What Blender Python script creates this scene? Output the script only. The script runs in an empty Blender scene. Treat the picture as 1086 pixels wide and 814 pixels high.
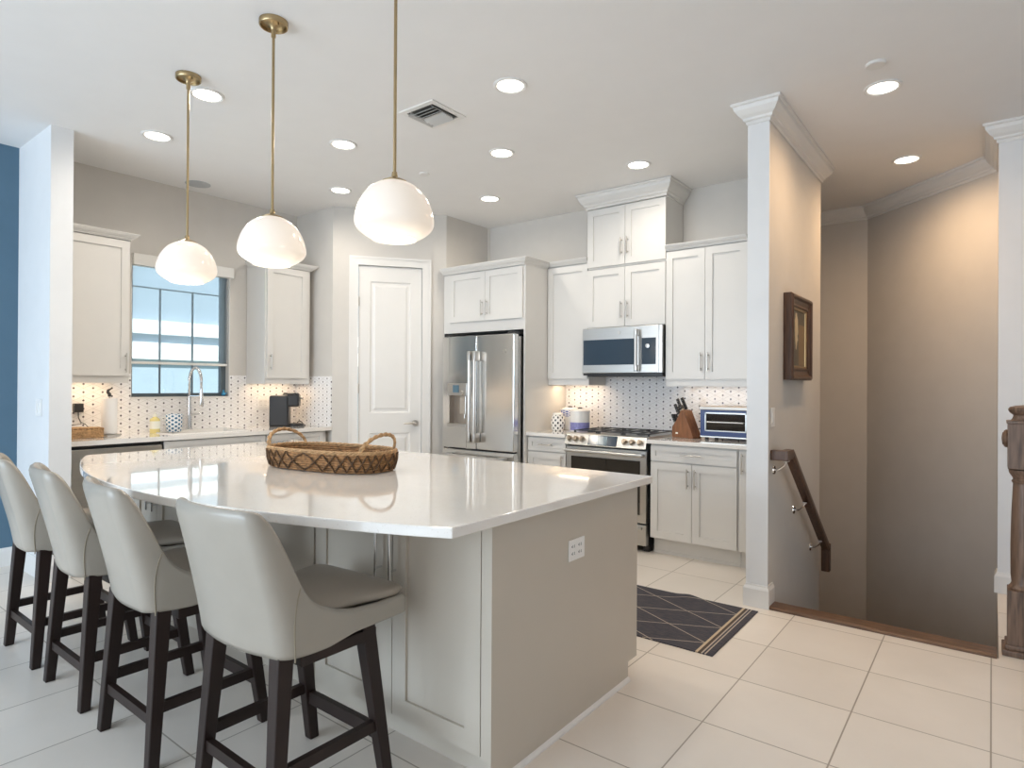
import bpy, bmesh, math, random
from mathutils import Vector, Matrix
random.seed(7)
PI = math.pi
SC = bpy.context.scene
COL = SC.collection

# ------------------------------------------------------------------ camera
H = 1.342
yaw, pitch, roll = [math.radians(a) for a in (37.74, .164, .333)]
Fw = Vector((-math.sin(yaw) * math.cos(pitch), math.cos(yaw) * math.cos(pitch), math.sin(pitch)))
Rv = Vector((math.cos(yaw), math.sin(yaw), 0))
Uv = Rv.cross(Fw)
R2 = Rv * math.cos(roll) + Uv * math.sin(roll)
U2 = -Rv * math.sin(roll) + Uv * math.cos(roll)
cam_d = bpy.data.cameras.new('camera')
cam = bpy.data.objects.new('camera', cam_d)
COL.objects.link(cam)
cam_d.sensor_width = 36
cam_d.lens = 658 / 1086 * 36
cam_d.shift_y = -0.5 / 1086
cam_d.clip_start = .02
M = Matrix((R2, U2, -Fw)).transposed().to_4x4()
M.translation = (0, 0, H)
cam.matrix_world = M
SC.camera = cam

# ------------------------------------------------------------------ light
SC.view_settings.view_transform = 'Standard'
SC.view_settings.look = 'None'
SC.view_settings.gamma = 1
SC.view_settings.use_curve_mapping = False
SC.view_settings.exposure = -0.22
SKY = 2.2
W_ = bpy.data.worlds.new('sky')
SC.world = W_
W_.use_nodes = True
W_.node_tree.nodes['Background'].inputs[0].default_value = (.70, .85, 1, 1)
W_.node_tree.nodes['Background'].inputs[1].default_value = SKY
SC.cycles.max_bounces = 8
SC.cycles.diffuse_bounces = 5
SC.cycles.glossy_bounces = 4
SC.cycles.transmission_bounces = 6
SC.cycles.transparent_max_bounces = 8
SC.cycles.sample_clamp_indirect = 6
SC.cycles.caustics_reflective = False
SC.cycles.caustics_refractive = False
SC.cycles.use_denoising = True

def area(name, loc, target, sx, sy, power, color, spread=PI):
    l = bpy.data.lights.new(name, 'AREA')
    l.shape = 'RECTANGLE'; l.size = sx; l.size_y = sy
    l.energy = power; l.color = color; l.spread = spread
    o = bpy.data.objects.new(name, l); COL.objects.link(o)
    o.location = loc
    o.rotation_euler = (Vector(target) - Vector(loc)).to_track_quat('-Z', 'Y').to_euler()
    return o
DAY = (.72, .86, 1.0)
WARM = (1.0, .90, .77)
sun = bpy.data.lights.new('sun', 'SUN'); sun.energy = 9.5; sun.angle = .01; sun.color = (1, .97, .92)
sun_o = bpy.data.objects.new('sun', sun); COL.objects.link(sun_o)
sun_o.rotation_euler = Vector((-.62, -.28, -.75)).to_track_quat('-Z', 'Y').to_euler()
# daylight through the sliding doors behind the camera, plus a warm fill
area('daylight_patio', (-3.4, -3.85, 1.5), (-3.4, 3, 1.2), 4.6, 2.4, 235, DAY)
area('warm_fill_side', (1.8, -3.85, 1.5), (0.5, 3, 1.4), 2.4, 2.2, 22, (1, .76, .54))  # warm fill added from behind right, in place of lamp light
DOWNLIGHT_W = 8.5
HALL_W = 17
PENDANT_W = 5
UNDERCAB_W = 1.6

# ------------------------------------------------------------------ materials
class NT:
    def __init__(s, m):
        m.use_nodes = True
        s.t = m.node_tree; s.n = s.t.nodes; s.l = s.t.links
        s.b = s.n['Principled BSDF']
    def new(s, k, **kw):
        x = s.n.new(k)
        for a, v in kw.items(): setattr(x, a, v)
        return x
    def inp(s, sock, v):
        if hasattr(v, 'is_output') or isinstance(v, bpy.types.NodeSocket): s.l.new(v, sock)
        else: sock.default_value = v
    def m(s, op, a, b=0.0, c=None):
        x = s.new('ShaderNodeMath', operation=op)
        s.inp(x.inputs[0], a); s.inp(x.inputs[1], b)
        if c is not None: s.inp(x.inputs[2], c)
        return x.outputs[0]
    def mix(s, f, a, b):
        x = s.new('ShaderNodeMix', data_type='RGBA')
        s.inp(x.inputs[0], f)
        s.inp(x.inputs[6], a if not isinstance(a, tuple) else (*a, 1)); s.inp(x.inputs[7], b if not isinstance(b, tuple) else (*b, 1))
        return x.outputs[2]
    def obj(s):
        return s.new('ShaderNodeTexCoord').outputs['Object']
    def gen(s):
        return s.new('ShaderNodeTexCoord').outputs['Generated']
    def mapping(s, v, scale=(1, 1, 1), loc=(0, 0, 0), rot=(0, 0, 0)):
        x = s.new('ShaderNodeMapping')
        s.l.new(v, x.inputs[0]); x.inputs['Scale'].default_value = scale
        x.inputs['Location'].default_value = loc; x.inputs['Rotation'].default_value = rot
        return x.outputs[0]
    def noise(s, v, scale, detail=3, rough=.5):
        x = s.new('ShaderNodeTexNoise'); s.l.new(v, x.inputs['Vector'])
        x.inputs['Scale'].default_value = scale; x.inputs['Detail'].default_value = detail
        x.inputs['Roughness'].default_value = rough
        return x.outputs[0]
    def xyz(s, v):
        x = s.new('ShaderNodeSeparateXYZ'); s.l.new(v, x.inputs[0]); return x.outputs
    def bump(s, h, strength=.2, dist=.002):
        x = s.new('ShaderNodeBump'); s.l.new(h, x.inputs['Height'])
        x.inputs['Strength'].default_value = strength; x.inputs['Distance'].default_value = dist
        s.l.new(x.outputs[0], s.b.inputs['Normal'])
    def col(s, v): s.inp(s.b.inputs['Base Color'], v if not isinstance(v, tuple) else (*v, 1))

def mat(name, c, rough=.5, metal=0.0, vary=0.0, vscale=6, bump=0.0, bscale=200, coat=0.0, emit=None, estr=0, spec=None, stretch=(1, 1, 1)):
    m = bpy.data.materials.new(name); n = NT(m)
    n.b.inputs['Roughness'].default_value = rough
    n.b.inputs['Metallic'].default_value = metal
    if coat: n.b.inputs['Coat Weight'].default_value = coat; n.b.inputs['Coat Roughness'].default_value = .08
    if spec is not None: n.b.inputs['Specular IOR Level'].default_value = spec
    v = n.mapping(n.obj(), stretch)
    f = n.noise(v, vscale, 4)
    f2 = n.m('MULTIPLY_ADD', n.m('SUBTRACT', f, .5), max(vary, .01) * 2, .5)
    lo = tuple(max(0, x * (1 - vary)) for x in c); hi = tuple(min(1, x * (1 + vary)) for x in c)
    f3 = n.m('MULTIPLY_ADD', n.m('SUBTRACT', f, .5), 2.2, .5)
    cl = n.new('ShaderNodeClamp'); n.l.new(f3, cl.inputs[0])
    n.col(n.mix(cl.outputs[0], lo, hi))
    if bump: n.bump(n.noise(v, bscale, 2), bump, .001)
    if emit: n.b.inputs['Emission Color'].default_value = (*emit, 1); n.b.inputs['Emission Strength'].default_value = estr
    return m

WALLC = (.60, .575, .54)
M_ = {}
M_['wall'] = mat('greige_wall_paint', WALLC, .75, vary=.02, bump=.15, bscale=350)
M_['hallwall'] = M_['wall']
M_['white_wall'] = mat('white_wall_paint', (.74, .745, .75), .7, vary=.015, bump=.15, bscale=350)
M_['blue_wall'] = mat('slate_blue_wall_paint', (.085, .16, .23), .7, vary=.03, bump=.15, bscale=350)
M_['ceiling'] = mat('ceiling_paint', (.80, .795, .79), .85, vary=.01, bump=.2, bscale=260)
M_['trim'] = mat('white_trim_paint', (.74, .73, .71), .4, vary=.01)
M_['cab'] = mat('white_cabinet_paint', (.68, .668, .645), .35, vary=.012)
M_['isl'] = mat('greige_island_paint', (.53, .48, .41), .4, vary=.012)
M_['steel'] = mat('brushed_stainless_steel', (.56, .55, .53), .30, 1, vary=.04, vscale=3, bump=.05, bscale=30, stretch=(1, 1, 40))
M_['steel_door'] = mat('stainless_door', (.74, .74, .73), .18, 1, vary=.03, vscale=2, bump=.05, bscale=3)
M_['nickel'] = mat('satin_nickel', (.60, .57, .53), .28, 1)
M_['bronze_nickel'] = mat('warm_bronze_nickel', (.36, .30, .24), .3, 1)
M_['recess_steel'] = mat('shaded_steel', (.42, .38, .34), .35, 1)
M_['chrome'] = mat('chrome', (.78, .78, .79), .12, 1)
M_['brass'] = mat('antique_brass', (.42, .315, .175), .30, 1, vary=.08)
M_['black'] = mat('black_plastic', (.02, .02, .022), .35)
M_['blackgap'] = mat('gap_shade_black', (.012, .012, .012), .8)
M_['glass_black'] = mat('dark_oven_glass', (.018, .016, .014), .05, coat=.5)
M_['screen'] = mat('display_glass', (.10, .17, .22), .12)
M_['screen_dk'] = mat('control_glass', (.035, .055, .08), .1)
M_['iron'] = mat('cast_iron', (.05, .05, .052), .35)
M_['plate'] = mat('white_plastic', (.84, .83, .81), .35)
M_['slot'] = mat('outlet_slot', (.06, .06, .06), .6)
M_['leather'] = mat('pearl_grey_leather', (.35, .32, .275), .26, vary=.03, bump=.12, bscale=500)
M_['cushion'] = mat('taupe_leather', (.33, .285, .235), .34, vary=.03, bump=.12, bscale=500)
M_['piping'] = mat('stitched_seam', (.26, .22, .16), .6)
M_['espresso'] = mat('espresso_stained_wood', (.022, .013, .011), .42, spec=.3, vary=.25, vscale=8, stretch=(1, 1, .15), bump=.05, bscale=60)
M_['darkwood'] = mat('dark_stained_oak', (.085, .042, .023), .34, vary=.45, vscale=14, stretch=(6, 6, .5), bump=.1, bscale=60)
M_['sillwood'] = mat('stained_oak_nosing', (.13, .07, .04), .4, vary=.45, vscale=14, stretch=(.5, 6, 6), bump=.1, bscale=60)
M_['blockwood'] = mat('walnut_knife_block', (.22, .095, .045), .42, vary=.3, vscale=18, stretch=(3, 3, .4))
M_['paper'] = mat('white_paper', (.86, .86, .86), .8, bump=.2, bscale=120)
M_['ceramic'] = mat('white_ceramic', (.82, .80, .77), .2)
M_['seagrass'] = mat('seagrass', (.30, .158, .066), .75, vary=.5, vscale=45, bump=.6, bscale=240)
M_['seagrass_dk'] = mat('dark_seagrass', (.085, .042, .016), .8, vary=.5, vscale=45, bump=.6, bscale=240)
M_['seagrass_lt'] = mat('light_seagrass', (.40, .245, .12), .75, vary=.4, vscale=60, bump=.6, bscale=240)
M_['toaster_blue'] = mat('navy_enamel', (.035, .06, .18), .25)
M_['bronze'] = mat('dark_bronze_frame', (.10, .13, .15), .4)
M_['soap'] = mat('yellow_soap', (.80, .70, .30), .2)
M_['label'] = mat('pale_label', (.85, .85, .76), .5)
M_['bluedeco'] = mat('blue_glass', (.06, .28, .48), .1)
M_['house'] = mat('neighbour_stucco', (.31, .385, .45), .9, vary=.03)
M_['housetrim'] = mat('white_fascia', (.95, .95, .95), .8)
M_['grass'] = mat('lawn', (.25, .32, .16), .9, vary=.3)
M_['speaker_grille'] = mat('grey_speaker_grille', (.46, .48, .50), .7)
M_['vent_blade'] = mat('vent_blade_paint', (.50, .50, .49), .5)
M_['newel_oak'] = mat('weathered_stained_oak', (.135, .083, .056), .4, vary=.5, vscale=14, stretch=(6, 6, .5), bump=.15, bscale=60)
M_['vent_shade'] = mat('vent_shade_dark', (.10, .095, .085), .8)

def floor_mat():
    m = bpy.data.materials.new('cream_floor_tile'); n = NT(m)
    v = n.mapping(n.obj(), (1, 1, 1), (0, -.155 + .4572 * 40, 0))
    br = n.new('ShaderNodeTexBrick'); n.l.new(v, br.inputs['Vector'])
    br.offset = 0; br.offset_frequency = 1; br.squash = 1
    for k, x in (('Scale', 1), ('Mortar Size', .0032), ('Mortar Smooth', .2), ('Bias', 0), ('Brick Width', .4572), ('Row Height', .4572)):
        br.inputs[k].default_value = x
    br.inputs['Color1'].default_value = (.77, .72, .665, 1); br.inputs['Color2'].default_value = (.735, .685, .63, 1)
    br.inputs['Mortar'].default_value = (.36, .32, .27, 1)
    cloud = n.noise(n.mapping(n.obj(), (1, 1, 1)), 2.2, 5, .6)
    f = n.m('MULTIPLY_ADD', n.m('SUBTRACT', cloud, .5), 1.6, .5)
    c2 = n.mix(f, (.93, .92, .90), (1.04, 1.03, 1.02))
    mx = n.new('ShaderNodeMix', data_type='RGBA', blend_type='MULTIPLY'); mx.inputs[0].default_value = 1
    n.l.new(br.outputs[0], mx.inputs[6]); n.l.new(c2, mx.inputs[7])
    n.col(mx.outputs[2])
    n.b.inputs['Roughness'].default_value = .32
    n.bump(n.m('SUBTRACT', 1, br.outputs[1]), .3, .002)
    return m
M_['floor'] = floor_mat()

def quartz_mat():
    m = bpy.data.materials.new('white_quartz'); n = NT(m)
    v = n.obj()
    f = n.noise(v, 5, 6, .6); g = n.noise(v, 160, 2)
    f = n.m('MULTIPLY_ADD', n.m('SUBTRACT', f, .5), 1.5, .5)
    c = n.mix(f, (.79, .76, .72), (.84, .82, .79))
    c = n.mix(n.m('GREATER_THAN', g, .66), c, (.74, .70, .65))
    n.col(c); n.b.inputs['Roughness'].default_value = .07
    n.b.inputs['Coat Weight'].default_value = .6; n.b.inputs['Coat Roughness'].default_value = .03
    return m
M_['quartz'] = quartz_mat()

def splash_mat(name, axis):
    m = bpy.data.materials.new(name); n = NT(m)
    p = n.xyz(n.obj()); u = p[axis]; v = p[2]
    cp, vp = .067, .065
    def cell(du, dv):
        a = n.m('MODULO', n.m('ADD', u, du + 200 * cp), 2 * cp); a = n.m('SUBTRACT', a, cp)
        b = n.m('MODULO', n.m('ADD', v, dv + 200 * vp), vp); b = n.m('SUBTRACT', b, vp / 2)
        return n.m('SQRT', n.m('ADD', n.m('MULTIPLY', a, a), n.m('MULTIPLY', b, b)))
    d = n.m('MINIMUM', cell(0, 0), cell(cp, vp / 2))
    dot = n.m('LESS_THAN', d, .0078)
    def lines(sg):
        t = n.m('MULTIPLY_ADD', u, sg * vp / 2 / cp, v)
        t = n.m('MODULO', n.m('ADD', t, 200 * vp + vp * .0), vp)
        t = n.m('ABSOLUTE', n.m('SUBTRACT', t, vp / 2))
        return n.m('LESS_THAN', t, .0013)
    vl = n.m('ABSOLUTE', n.m('SUBTRACT', n.m('MODULO', n.m('ADD', u, 200 * cp), cp), 0.0))
    vl = n.m('LESS_THAN', vl, .0018)
    g = n.m('MAXIMUM', n.m('MAXIMUM', lines(1), lines(-1)), vl)
    c = n.mix(g, (.86, .85, .85), (.60, .58, .57))
    c = n.mix(dot, c, (.12, .11, .13))
    n.col(c); n.b.inputs['Roughness'].default_value = .12
    # each small tile sits at a slightly different tilt
    vor = n.new('ShaderNodeTexNoise'); n.l.new(n.obj(), vor.inputs['Vector']); vor.inputs['Scale'].default_value = 16
    n.bump(n.m('SUBTRACT', n.m('MULTIPLY', vor.outputs[0], 2.5), g), .25, .003)
    return m
M_['splash_x'] = splash_mat('dotted_mosaic_stove_side', 0)
M_['splash_y'] = splash_mat('dotted_mosaic_window_side', 1)

def rug_mat():
    m = bpy.data.materials.new('navy_rug_weave'); n = NT(m)
    o = n.obj(); p = n.xyz(o); x, y = p[0], p[1]     # x: length, y: width ; origin at the right end's near corner
    st = n.noise(n.mapping(o, (14, 90, 1)), 1.2, 5, .7)
    f = n.m('MULTIPLY_ADD', n.m('SUBTRACT', st, .5), 2.4, .5)
    cl = n.new('ShaderNodeClamp'); n.l.new(f, cl.inputs[0])
    c = n.mix(cl.outputs[0], (.022, .026, .045), (.085, .075, .08))
    def line(a, b, period, w, off=0):
        t = n.m('MULTIPLY_ADD', x, a, n.m('MULTIPLY_ADD', y, b, off + 40 * period))
        t = n.m('ABSOLUTE', n.m('SUBTRACT', n.m('MODULO', t, period), period / 2))
        return n.m('LESS_THAN', t, w)
    inner = n.m('LESS_THAN', x, -.088)
    L = n.m('MAXIMUM', line(.51, 1, .256, .0038, .038), line(-.46, 1, .25, .0038, -.045))
    c = n.mix(n.m('MULTIPLY', L, inner), c, (.36, .31, .26))
    def band(a, b):
        return n.m('MULTIPLY', n.m('GREATER_THAN', x, a), n.m('LESS_THAN', x, b))
    c = n.mix(band(-.088, -.074), c, (.50, .40, .28))
    c = n.mix(band(-.074, -.058), c, (.07, .05, .038))
    c = n.mix(band(-.058, -.050), c, (.42, .36, .30))
    c = n.mix(band(-.040, -.033), c, (.42, .36, .30))
    n.col(c); n.b.inputs['Roughness'].default_value = .95
    n.bump(n.noise(o, 300, 2), .5, .002)
    return m
M_['rug'] = rug_mat()

def dots_mat(name, base, dot, cell, r, diamond=False):
    m = bpy.data.materials.new(name); n = NT(m)
    p = n.xyz(n.obj())
    ang = n.m('ARCTAN2', p[1], p[0])
    rad = n.m('SQRT', n.m('ADD', n.m('MULTIPLY', p[0], p[0]), n.m('MULTIPLY', p[1], p[1])))
    k = 8
    u = n.m('MULTIPLY', n.m('ADD', ang, 10.0), k / (2 * PI))
    v = n.m('DIVIDE', p[2], cell)
    def one(du, dv):
        a = n.m('SUBTRACT', n.m('FRACT', n.m('ADD', u, du)), .5)
        b = n.m('SUBTRACT', n.m('FRACT', n.m('ADD', v, dv)), .5)
        if diamond: return n.m('ADD', n.m('ABSOLUTE', a), n.m('ABSOLUTE', n.m('MULTIPLY', b, .8)))
        return n.m('SQRT', n.m('ADD', n.m('MULTIPLY', a, a), n.m('MULTIPLY', n.m('MULTIPLY', b, b), .6)))
    d = n.m('MINIMUM', one(0, 0), one(.5, .5))
    n.col(n.mix(n.m('MULTIPLY', n.m('LESS_THAN', d, r), n.m('GREATER_THAN', rad, .02)), base, dot))
    n.b.inputs['Roughness'].default_value = .2
    return m
M_['dotjar'] = dots_mat('black_dotted_ceramic', (.84, .82, .78), (.02, .02, .03), .05, .17)
M_['bluecheck'] = dots_mat('blue_checked_ceramic', (.80, .79, .80), (.10, .11, .34), .022, .30, True)
M_['mugdots'] = dots_mat('blue_dotted_ceramic', (.84, .87, .90), (.05, .16, .30), .034, .2)
M_['blueband'] = mat('periwinkle_band', (.24, .24, .50), .3, vary=.2, vscale=60)

def opal_mat():
    m = bpy.data.materials.new('lit_opal_glass'); n = NT(m)
    n.col((.62, .60, .57)); n.b.inputs['Roughness'].default_value = .12
    n.b.inputs['Emission Color'].default_value = (1, .82, .64, 1)
    n.b.inputs['Emission Strength'].default_value = .50
    return m
M_['opal'] = opal_mat()
M_['lit'] = mat('lit_lens', (1, 1, 1), .4, emit=(1, .93, .82), estr=6)
M_['litrim'] = mat('lit_opal_rim', (1, 1, 1), .4, emit=(1, .93, .84), estr=1.6)

def glass_mat():
    m = bpy.data.materials.new('window_glass'); n = NT(m)
    out = n.n['Material Output']
    t = n.new('ShaderNodeBsdfTransparent'); t.inputs[0].default_value = (.93, .96, .97, 1)
    g = n.new('ShaderNodeBsdfGlossy'); g.inputs['Roughness'].default_value = .02
    fr = n.new('ShaderNodeFresnel'); fr.inputs[0].default_value = 1.45
    mx = n.new('ShaderNodeMixShader'); n.l.new(fr.outputs[0], mx.inputs[0]); n.l.new(t.outputs[0], mx.inputs[1]); n.l.new(g.outputs[0], mx.inputs[2])
    n.l.new(mx.outputs[0], out.inputs[0])
    return m
M_['glass'] = glass_mat()
def shade_mat():
    m = bpy.data.materials.new('solar_shade_mesh'); n = NT(m)
    out = n.n['Material Output']
    t = n.new('ShaderNodeBsdfTransparent'); t.inputs[0].default_value = (1, 1, 1, 1)
    d = n.new('ShaderNodeBsdfTranslucent'); d.inputs[0].default_value = (.88, .95, 1, 1)
    d2 = n.new('ShaderNodeBsdfDiffuse'); d2.inputs[0].default_value = (.55, .66, .76, 1)
    a = n.new('ShaderNodeMixShader'); a.inputs[0].default_value = .1; n.l.new(d.outputs[0], a.inputs[1]); n.l.new(d2.outputs[0], a.inputs[2])
    mx = n.new('ShaderNodeMixShader'); mx.inputs[0].default_value = .36; n.l.new(t.outputs[0], mx.inputs[1]); n.l.new(a.outputs[0], mx.inputs[2])
    n.l.new(mx.outputs[0], out.inputs[0])
    return m
M_['shade'] = shade_mat()
def painting_mat():
    m = bpy.data.materials.new('dark_oil_painting'); n = NT(m)
    g = n.gen(); p = n.xyz(g); y, z = p[1], p[2]
    nz = n.noise(g, 9, 4)
    c = n.mix(nz, (.03, .035, .025), (.10, .07, .04))
    c = n.mix(n.m('MULTIPLY', n.m('GREATER_THAN', y, .55), n.m('LESS_THAN', z, .75)), c, (.20, .12, .05))
    wob = n.m('MULTIPLY', n.m('SUBTRACT', n.noise(g, 6, 2), .5), .25)
    yy = n.m('DIVIDE', n.m('ADD', n.m('SUBTRACT', y, .38), wob), .12)
    zz = n.m('DIVIDE', n.m('SUBTRACT', z, .62), .32)
    d = n.m('ADD', n.m('MULTIPLY', yy, yy), n.m('MULTIPLY', zz, zz))
    c = n.mix(n.m('LESS_THAN', d, 1.0), c, (.52, .42, .26))
    n.col(c); n.b.inputs['Roughness'].default_value = .35
    return m
M_['painting'] = painting_mat()

# ------------------------------------------------------------------ builders
WM = {}
def link(o, parent=None):
    COL.objects.link(o)
    if parent is not None: o.parent = parent
    return o
def thing(name, label, cat, loc=(0, 0, 0), rz=0, group=None):
    o = bpy.data.objects.new(name, None); link(o)
    o.empty_display_size = .1
    o.location = loc; o.rotation_euler = (0, 0, rz)
    o['label'] = label; o['category'] = cat
    if group: o['group'] = group
    WM[o.name] = Matrix.Translation(loc) @ Matrix.Rotation(rz, 4, 'Z')
    return o
def obj(name, bm, m, parent=None, smooth=False, world=False, label=None, sub=0, bevel=0):
    """world=True: bm is in world coordinates and is brought into the parent's frame"""
    if world and parent is not None:
        bm.transform(WM[parent.name].inverted())
    bmesh.ops.recalc_face_normals(bm, faces=bm.faces)
    me = bpy.data.meshes.new(name); bm.to_mesh(me); bm.free()
    if smooth:
        for p in me.polygons: p.use_smooth = True
        if smooth != 'all' and not sub:
            try: me.set_sharp_from_angle(angle=math.radians(38))
            except Exception: pass
    me.materials.append(M_[m] if isinstance(m, str) else m)
    o = bpy.data.objects.new(name, me); link(o, parent)
    if parent is not None: WM[o.name] = WM[parent.name]
    else: WM[o.name] = Matrix.Identity(4)
    if bevel:
        b = o.modifiers.new('bevel', 'BEVEL'); b.width = bevel; b.segments = 2; b.limit_method = 'ANGLE'
    if sub:
        s = o.modifiers.new('subdivision', 'SUBSURF'); s.levels = sub; s.render_levels = sub
    if label: o['label'] = label
    return o
def tag(o, label, cat, group=None):
    o['label'] = label; o['category'] = cat
    if group: o['group'] = group
    return o
def struct(name, bm, m, parent=None, **k):
    o = obj(name, bm, m, parent, **k)
    if parent is None: o['kind'] = 'structure'
    return o
def dup(root, loc, rz=0, label=None, group=None):
    r = root.copy(); COL.objects.link(r); r.location = loc; r.rotation_euler = (0, 0, rz)
    if label: r['label'] = label
    if group: r['group'] = group
    for ch in list(root.children):
        c = ch.copy(); COL.objects.link(c); c.parent = r
        for g in list(ch.children):
            d = g.copy(); COL.objects.link(d); d.parent = c
    return r
def B(): return bmesh.new()
def box(bm, x0, x1, y0, y1, z0, z1, bev=0.0):
    t = bmesh.new() if bev else bm
    vs = [t.verts.new((x, y, z)) for x in (x0, x1) for y in (y0, y1) for z in (z0, z1)]
    for f in ((0, 1, 3, 2), (4, 6, 7, 5), (0, 4, 5, 1), (2, 3, 7, 6), (0, 2, 6, 4), (1, 5, 7, 3)):
        t.faces.new([vs[i] for i in f])
    if bev:
        bmesh.ops.recalc_face_normals(t, faces=t.faces)
        bmesh.ops.bevel(t, geom=t.edges[:], offset=bev, segments=2, affect='EDGES', profile=.6)
        merge(bm, t)
    return bm
def merge(bm, t, mtx=None):
    if mtx is not None: t.transform(mtx)
    me = bpy.data.meshes.new('tmp'); t.to_mesh(me); t.free(); bm.from_mesh(me); bpy.data.meshes.remove(me)
def lathe(bm, prof, c=(0, 0, 0), seg=32, sx=1, sy=1):
    rings = []
    for r, z in prof:
        if r < 1e-6: rings.append([bm.verts.new((c[0], c[1], c[2] + z))])
        else: rings.append([bm.verts.new((c[0] + r * sx * math.cos(2 * PI * k / seg), c[1] + r * sy * math.sin(2 * PI * k / seg), c[2] + z)) for k in range(seg)])
    for a, b in zip(rings, rings[1:]):
        for k in range(seg):
            j = (k + 1) % seg
            if len(a) == 1 and len(b) == 1: continue
            if len(a) == 1: bm.faces.new((a[0], b[k], b[j]))
            elif len(b) == 1: bm.faces.new((a[k], a[j], b[0]))
            else: bm.faces.new((a[k], a[j], b[j], b[k]))
    return bm
def cyl(bm, p, q, r, seg=12, r2=None):
    tube(bm, [p, q], r if r2 is None else [r, r2], seg); return bm
def tube(bm, pts, r, seg=10, closed=False):
    pts = [Vector(p) for p in pts]; n = len(pts); rings = []
    rs = r if isinstance(r, (list, tuple)) else [r] * n
    up = None
    for i, p in enumerate(pts):
        if closed: t = pts[(i + 1) % n] - pts[i - 1]
        else: t = pts[min(i + 1, n - 1)] - pts[max(i - 1, 0)]
        t.normalize()
        if up is None:
            up = Vector((0, 0, 1)) if abs(t.z) < .9 else Vector((1, 0, 0))
        s = t.cross(up)
        if s.length < 1e-4: s = t.cross(Vector((1, 0, 0)))
        s.normalize(); up = s.cross(t).normalized()
        rings.append([bm.verts.new(p + rs[i] * (math.cos(2 * PI * k / seg) * s + math.sin(2 * PI * k / seg) * up)) for k in range(seg)])
    m = n if closed else n - 1
    for i in range(m):
        a, b = rings[i], rings[(i + 1) % n]
        for k in range(seg):
            j = (k + 1) % seg; bm.faces.new((a[k], a[j], b[j], b[k]))
    if not closed:
        bm.faces.new(rings[0][::-1]); bm.faces.new(rings[-1])
    return bm
def prism(bm, poly, z0, z1):
    a = [bm.verts.new((x, y, z0)) for x, y in poly]; b = [bm.verts.new((x, y, z1)) for x, y in poly]
    bm.faces.new(a[::-1]); bm.faces.new(b)
    for i in range(len(poly)):
        j = (i + 1) % len(poly); bm.faces.new((a[i], a[j], b[j], b[i]))
    return bm
def extrude_prof(bm, prof, x0, x1, axis='x'):
    """closed 2-D profile (a,z) extruded along an axis"""
    def P(a, z, t): return (t, a, z) if axis == 'x' else (a, t, z)
    A = [bm.verts.new(P(a, z, x0)) for a, z in prof]; Bv = [bm.verts.new(P(a, z, x1)) for a, z in prof]
    bm.faces.new(A[::-1]); bm.faces.new(Bv)
    for i in range(len(prof)):
        j = (i + 1) % len(prof); bm.faces.new((A[i], A[j], Bv[j], Bv[i]))
    return bm
def sweep(bm, path, prof):
    """mouldings: path = wall line (room on its right-hand side when walked), prof = closed list of (offset from wall, z)"""
    P = [Vector((*p, 0)) for p in path]; n = len(P); rings = []
    def nrm(a, b):
        d = (b - a).normalized(); return Vector((d.y, -d.x, 0))
    for i in range(n):
        if i == 0: o = nrm(P[0], P[1])
        elif i == n - 1: o = nrm(P[-2], P[-1])
        else:
            a, b = nrm(P[i - 1], P[i]), nrm(P[i], P[i + 1]); o = (a + b); o = o / (o.length_squared / 2)
        rings.append([bm.verts.new((P[i].x + o.x * a, P[i].y + o.y * a, z)) for a, z in prof])
    k = len(prof)
    for a, b in zip(rings, rings[1:]):
        for i in range(k):
            j = (i + 1) % k; bm.faces.new((a[i], a[j], b[j], b[i]))
    bm.faces.new(rings[0][::-1]); bm.faces.new(rings[-1])
    return bm
def crown_prof(top, drop, proj):
    return [(0, top), (proj, top), (proj, top - drop * .12), (proj * .86, top - drop * .16), (proj * .80, top - drop * .34), (proj * .55, top - drop * .58),
            (proj * .33, top - drop * .70), (proj * .30, top - drop * .80), (proj * .14, top - drop * .86), (proj * .12, top - drop), (0, top - drop)]
def base_prof(h, t):
    return [(0, 0), (t, 0), (t, h * .80), (t * .75, h * .87), (t * .45, h * .93), (t * .35, h), (0, h)]

# ------------------------------------------------------------------ shell of the room
CEIL = 3.075
XW = -5.70           # window wall
YB = 5.27            # stove wall
P1 = (-5.09, 3.71); P2 = (-4.42, 4.60)
YS, YE = 3.93, 5.36  # partition beside the stairs
XL, XR = -1.195, -1.075
BACK = -4.0; RIGHT = 3.4

bm = B()
box(bm, -9.0, RIGHT, BACK, -1.08, -.1, 0); box(bm, XW - .2, RIGHT, -1.08, YS, -.1, 0)
box(bm, XW, XL, YS, YB, -.1, 0)
box(bm, .03, RIGHT, YS, 5.2, -.1, 0)
struct('floor', bm, 'floor')
bm = B(); box(bm, -9.0, RIGHT, BACK, -1.08, CEIL, CEIL + .12); box(bm, XW - .2, RIGHT, -1.08, 7.0, CEIL, CEIL + .12)
struct('ceiling', bm, 'ceiling')
# window wall with its opening
wy0, wy1, wz0, wz1 = 2.15, 3.0, 1.225, 2.42
bm = B()
box(bm, XW - .2, XW, 1.52, wy0, 0, CEIL); box(bm, XW - .2, XW, wy1, P1[1] + .1, 0, CEIL)
box(bm, XW - .2, XW, wy0, wy1, 0, wz0); box(bm, XW - .2, XW, wy0, wy1, wz1, CEIL)
struct('wall_window', bm, 'wall')
bm = B(); box(bm, XW - .2, XW, -1.2, 1.39, 0, CEIL)
struct('wall_blue', bm, 'blue_wall')
bm = B(); box(bm, XW - .2, -5.0, 1.39, 1.52, 0, CEIL)
struct('wall_stub', bm, 'white_wall')
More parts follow.
